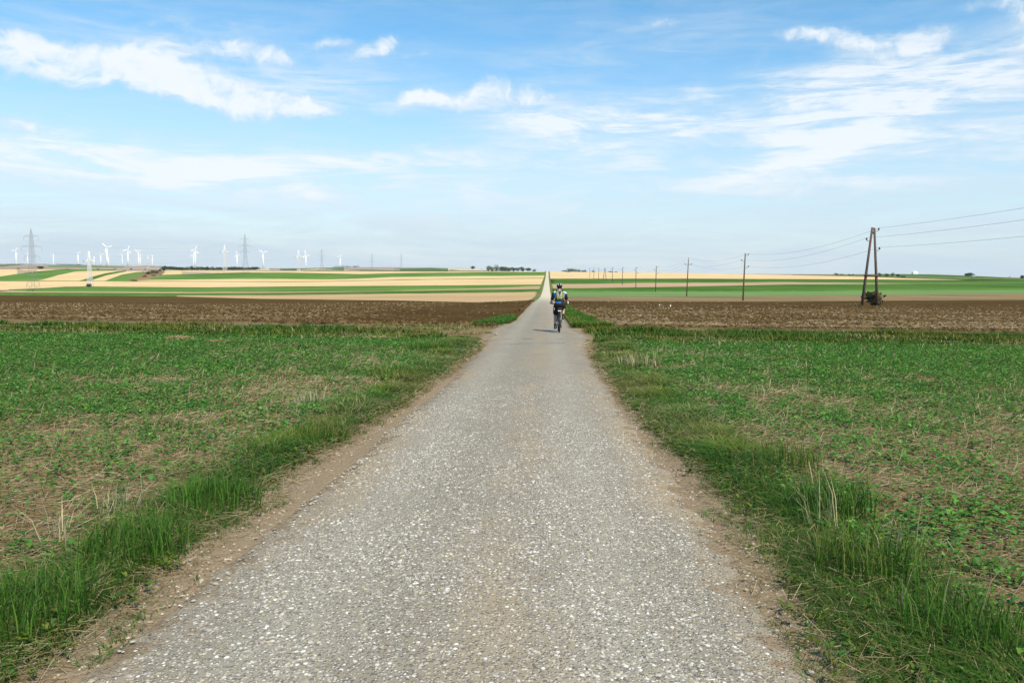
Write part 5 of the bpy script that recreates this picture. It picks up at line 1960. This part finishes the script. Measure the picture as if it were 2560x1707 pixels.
    den = np.clip((edge_far - y) / .5, 0, 1) * (1 - .85 * np.clip(rut, 0, 1)) * (.4 + .6 * np.clip((fbm(x * .9, y * .9, 91) - .35) * 6, 0, 1))
    if s < 0:      # bare earth where machines turn in by the road
        bare = np.clip((7.5 - x) / 2.5, 0, 1) * np.clip((y - 27.4) / .5, 0, 1)
        den = den * (1 - bare) * np.clip((x - 2.6 - .25 * np.abs(y - 25)) / .3, 0, 1)
    else:
        den = den * np.clip((x - edge_r(y) - .05) / .3, 0, 1)
    k = rng.random(len(x)) < den
    x, y = x[k], y[k]
    n = len(x)
    tl = np.where(y > 29.3, .17, np.where(y > 27.2, .13, .10)) * (.15 + 1.7 * fbm(x * .5, y * .6, 92))
    h = tl * (.6 + .8 * rng.random(n)) + .02
    w = .018 + .018 * rng.random(n)
    col = np.where((fbm(x * .5, y * .5, 93) > .42)[:, None], pick(LUSH, n), pick(GRASS, n)) * np.array([1.0, .86, .85])
    col = np.where((rng.random(n) < .05 + .35 * (fbm(x * .35, y * .5, 94) > .58))[:, None], pick(DRYG, n), col)
    st.blades(s * x, y, T0(s * x, y), h, w, .3 + .9 * rng.random(n), col, col * 1.3)
    st.build('track_grass', M['leaf'], f'rough green grass on the cross track {side} of the road', 'grass')

# ---- grass beside the road beyond the crossing, on the right; a lone patch on the left
st = Stuff()
n = 26000
y = 33.5 + 55 * rng.random(n) ** 1.3
x = edge_r(y) + .02 + 1.15 * rng.random(n) * np.interp(y, [33, 40, 60, 90], [1.6, 1.15, .85, .55])
h = (.10 + .22 * rng.random(n)) * (.6 + .8 * fbm(x, y * .5, 95))
col = np.where((fbm(x * .6, y * .3, 96) > .5)[:, None], pick(LUSH, n), pick(GRASS, n))
st.blades(x, y, T(x * 0, y) + .02, h, .02 + .02 * rng.random(n), .3 + .9 * rng.random(n), col, col * 1.3)
st.build('verge_grass', M['leaf'], 'green grass strip right of the road beyond the crossing', 'grass')
st = Stuff()
for (px, py, rx, ry, m_) in ((1222, 812, .75, .9, 900), (1238, 808, .7, 1.1, 1100), (1258, 802, .7, 1.5, 1200), (1270, 797, .5, 1.4, 800)):
    p = hit(px, py)
    a, r_ = rng.random(m_) * 6.283, np.sqrt(rng.random(m_))
    x, y = p.x + rx * r_ * np.cos(a), p.y + ry * r_ * np.sin(a)
    col = pick(LUSH + [(.06, .18, .03)], m_)
    st.blades(x, y, T(x, y) + .06, .06 + .16 * rng.random(m_), .02 + .018 * rng.random(m_), .3 + .9 * rng.random(m_), col, col * 1.35)
st.build('grass_patch', M['leaf'], 'bright green grass patch on the brown soil left of the cyclist', 'grass')

# ---- trodden earth by the crossing on the left: clods, sparse short grass
n = 2600
x = 1.7 + 7 * rng.random(n)
y = 26.8 + 8.5 * rng.random(n)
k = rng.random(n) < np.clip((fbm(x * 1.1, y * .9, 120) - .35) * 4, .08, 1)
x, y = x[k], y[k]
n = len(x)
st = Stuff()
st.stones(np.stack([-x, y, T0(-x, y) + .01], 1), .015 + .06 * rng.random(n) ** 2.4, pick([(.085, .054, .024), (.12, .08, .04), (.06, .04, .018), (.2, .15, .09)], n, .3), .7)
st.build('soil_clods', M['clods'], 'clods of dark earth on the bare ground by the crossing', 'soil')
n = 9000
x = 1.6 + 7 * rng.random(n)
y = 26.8 + 7.5 * rng.random(n)
k = rng.random(n) < np.clip((fbm(x * .6, y * 1.2, 121) - .52) * 6, 0, 1)
x, y = x[k], y[k]
n = len(x)
col = np.where((rng.random(n) < .3)[:, None], pick(DRYG, n), pick(GRASS, n))
st = Stuff()
st.blades(-x, y, T0(-x, y), .04 + .10 * rng.random(n), .016 + .016 * rng.random(n), .4 + 1.2 * rng.random(n), col, col * 1.2)
st.build('track_grass', M['leaf'], 'sparse short grass on the bare ground by the crossing', 'grass')

# ---- straw, clods on the ploughed fields
for s, side in ((-1, 'left'), (1, 'right')):
    n = 60000
    y = 35 + 85 * rng.random(n) ** 1.8
    a = rng.random(n) * .74 - .01
    x = 2.6 + a * y
    if s < 0:
        k = rng.random(n) < .12 * np.clip((x - 6) / 8, .1, 1) * np.clip((fbm(x * .2, y * .5, 98) - .3) * 3, .1, 1)
    else:
        k = rng.random(n) < .42 * np.clip((85 - y) / 25, .05, 1) * np.clip((fbm(x * .2, y * .35, 99) - .3) * 3, .15, 1)
    x, y = x[k], y[k]
    n = len(x)
    yaw = rng.random(n) * 6.283
    pit = rng.normal(.1, .25, n)
    d = np.stack([np.cos(yaw) * np.cos(pit), np.sin(yaw) * np.cos(pit), np.sin(pit)], 1)
    L = .06 + .16 * rng.random(n)
    st = Stuff()
    zz = T(s * x, y) + .13 + .03 * rng.random(n)
    st.sticks(np.stack([s * x, y, zz], 1), d, L, np.maximum(.006, .00022 * y) * (.6 + .8 * rng.random(n)), pick(STRAW, n, .5))
    st.build('straw_litter', M['straw'], f'pale straw scattered over the ploughed soil {side} of the road', 'straw')
    n = 46000
    y = 34.5 + 75 * rng.random(n) ** 1.5
    a = rng.random(n) * .74 - .01
    x = 2.2 + a * y
    k = rng.random(n) < np.clip(fbm(x * .5, y * .5, 101) * 1.6 - .2, .1, 1)
    x, y = x[k], y[k]
    n = len(x)
    st = Stuff()
    st.stones(np.stack([s * x, y, T(s * x, y) + .06 + .02 * rng.random(n)], 1), .03 + .10 * rng.random(n) ** 2.2, pick([(.075, .047, .019), (.105, .069, .03), (.052, .033, .014), (.14, .095, .045)], n, .3), .8)
    st.build('soil_clods', M['clods'], f'rough clods of brown ploughed soil {side} of the road', 'soil')

# ---- loose stones of the road surface near the camera
n = 180000
x = -1.5 + 3.05 * rng.random(n)
y = 2.3 + 14 * rng.random(n) ** 1.5
k = wedge(x, y) & (x > edge_l(y) + .03) & (x < edge_r(y) - .03)
x, y = x[k], y[k]
k = rng.random(len(x)) < np.clip((fbm(x * 1.5, y * .9, 110) - .15) * 2.2, .3, 1) * np.clip((1.42 - np.abs(x)) / .35, .03, 1) * np.clip((16 - y) / 8, 0, 1)
x, y = x[k], y[k]
n = len(x)
sz = .0048 + .0078 * rng.random(n) ** 2.4
cl = pick([(.40, .38, .335), (.62, .60, .54), (.31, .285, .235), (.22, .205, .175), (.40, .35, .24), (.47, .445, .385), (.14, .13, .11), (.28, .26, .22), (.19, .175, .15)], n, .35)
cross = (x - edge_l(y)) / (edge_r(y) - edge_l(y)) * 2 - 1
zr = T(x * 0, y) + .012 + .035 * (1 - cross ** 2) + (fbm(x * 1.2, y * .8, 31) - .5) * .02
st = Stuff()
st.stones(np.stack([x, y, zr - .001], 1), sz, cl, .5)
st.build('road_gravel', M['clods'], 'pale stone chippings set in the surface of the road', 'gravel')


# ================================================================== single plants and heaps that stand out
def tuft(px, py, h, n, spread, lean_x, cols, label, w=.006, name='grass_tuft'):
    p = hit(px, py)
    p.z = float(T0(p.x, p.y))
    st = Stuff()
    a, r_ = rng.random(n) * 6.283, np.sqrt(rng.random(n)) * spread
    x, y = r_ * np.cos(a), r_ * np.sin(a)
    yaw = np.arctan2(rng.normal(0, .6, n), rng.normal(0, .6, n) + lean_x)
    col = pick(cols, n, .4)
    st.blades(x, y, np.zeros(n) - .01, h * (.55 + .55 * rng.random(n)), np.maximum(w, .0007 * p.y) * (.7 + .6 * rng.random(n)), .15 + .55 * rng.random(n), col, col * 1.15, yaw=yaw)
    me = np_mesh(name, np.concatenate(st.V), np.concatenate(st.T), M['leaf'], np.concatenate(st.C))
    o = link(name, me, loc=p)
    return tag(o, label, 'grass tuft')


BEIGE = [(.46, .40, .24), (.54, .47, .30), (.38, .33, .18)]
tuft(2075, 1330, .46, 26, .16, -.6, BEIGE + [(.32, .34, .14)], 'tall pale grass stalks leaning left above the dark verge on the right', .005)
tuft(2090, 1290, .36, 320, .26, -.3, LUSH, 'dense dark green grass tuft beside the tall pale stalks', .006)
tuft(1980, 1175, .30, 220, .25, -.2, LUSH + GRASS, 'rounded green grass tuft on the right verge beyond the tall pale stalks')
tuft(2180, 1440, .34, 260, .30, .2, LUSH + GRASS, 'green grass tuft between the pale stalks and the right edge')
tuft(2235, 1420, .42, 9, .12, .2, BEIGE, 'few thin dry stalks standing at the field edge on the right', .005)
tuft(2330, 1560, .44, 16, .20, .1, BEIGE + GRASS, 'thin dry stalks near the lower right corner', .005)
tuft(2420, 1600, .34, 260, .30, .1, LUSH, 'dark green grass tuft in the lower right corner')
tuft(1600, 920, .42, 150, .45, -.2, DRYG + BEIGE, 'straw coloured grass tuft on the right verge behind the cyclist', .01)
tuft(1560, 900, .30, 140, .45, -.1, GRASS + DRYG, 'yellow-green grass tuft left of the straw coloured one')
tuft(770, 1020, .30, 70, .22, .1, BEIGE, 'pale stubble clump beside the grass on the left')
tuft(1075, 880, .34, 320, .55, .1, LUSH + GRASS, 'bright green grass tuft at the end of the left verge by the crossing', .008)
tuft(985, 950, .30, 300, .5, .2, GRASS, 'green grass tuft on the left verge past the pale stubble clump', .008)
tuft(300, 1290, .30, 40, .14, .7, BEIGE, 'dry pale stalks leaning right at the edge of the left field')
tuft(150, 1365, .30, 30, .12, .2, BEIGE, 'dry upright stalks near the left edge of the view')
tuft(60, 1560, .32, 340, .30, .3, LUSH, 'dark lush grass tuft in the lower left corner')
tuft(330, 1400, .30, 320, .30, .2, LUSH, 'dark lush grass tuft on the left verge nearest the dry stalks')
tuft(540, 1275, .28, 320, .30, .2, LUSH, 'dark lush grass tuft midway along the left verge')
tuft(800, 1105, .26, 300, .30, .2, LUSH + GRASS, 'green grass tuft on the left verge beside the bare shoulder')
tuft(2015, 850, .30, 260, .9, 0, LUSH + GRASS, 'dark clump of tall grass on the cross track below the A-shaped pole', .02)


def heap(px, py, rx, ry, h, n, label):
    p = hit(px, py)
    p.z = float(T0(p.x, p.y))
    st = Stuff()
    a, r_ = rng.random(n) * 6.283, np.sqrt(rng.random(n))
    x, y = rx * r_ * np.cos(a), ry * r_ * np.sin(a)
    z = h * (1 - r_ ** 2) * rng.random(n) ** .5
    yaw = rng.random(n) * 6.283
    pit = rng.normal(0, .3, n)
    d = np.stack([np.cos(yaw) * np.cos(pit), np.sin(yaw) * np.cos(pit), np.sin(pit)], 1)
    st.sticks(np.stack([x, y, z], 1), d, .10 + .16 * rng.random(n), np.maximum(.0022, .0003 * p.y) * np.ones(n), pick([(.44, .31, .17), (.50, .38, .22), (.36, .25, .14)], n, .4))
    o = link('straw_heap', np_mesh('straw_heap', np.concatenate(st.V), np.concatenate(st.T), M['straw'], np.concatenate(st.C)), loc=p)
    return tag(o, label, 'straw heap', 'straw heaps in the field')


heap(450, 851, .60, .40, .14, 700, 'low straw heap at the far edge of the left field, farther from the road')
heap(948, 851, .55, .40, .12, 600, 'small straw heap at the far edge of the left field, nearer the road')
heap(545, 858, .55, .35, .09, 450, 'flat straw heap just right of the leftmost far heap')
heap(712, 942, .42, .30, .08, 500, 'flat straw heap in the middle of the left field')
heap(345, 985, .40, .25, .07, 450, 'flat straw heap on the left among dense green plants')
ps = hit(1240, 840)
ps.z = float(T0(ps.x, ps.y)) + .03
stn = MB().ball((0, 0, .05), (.06, .05, .04), sub=2)
for v in stn.bm.verts:
    v.co *= 1 + random.uniform(-.14, .14)
tag(stn.build('stone', plain('field_stone', (.30, .26, .20), .9, .15, 20), loc=ps), 'pale stone lying in the dirt left of the road by the crossing', 'stone')

# ------------------------------------------------------------------ haze: one closed box of thin air round everything
def haze(density):
    me = MB().box((0, 4520, 130), (24400, 9300, 340)).mesh('haze', [])
    mt = bpy.data.materials.new('haze')
    mt.use_nodes = True
    q = NT(mt.node_tree)
    q.n.clear()
    o_ = q.add('ShaderNodeOutputMaterial')
    v = q.add('ShaderNodeVolumePrincipled')
    v.inputs['Color'].default_value = (.86, .92, 1.0, 1)
    v.inputs['Density'].default_value = density
    v.inputs['Anisotropy'].default_value = 0.0
    q.l.new(v.outputs[0], o_.inputs['Volume'])
    me.materials.append(mt)
    return tag(link('haze', me), 'thin pale haze over the far fields', 'haze', kind='stuff')


haze(4e-5)
scene.cycles.volume_bounces = 0
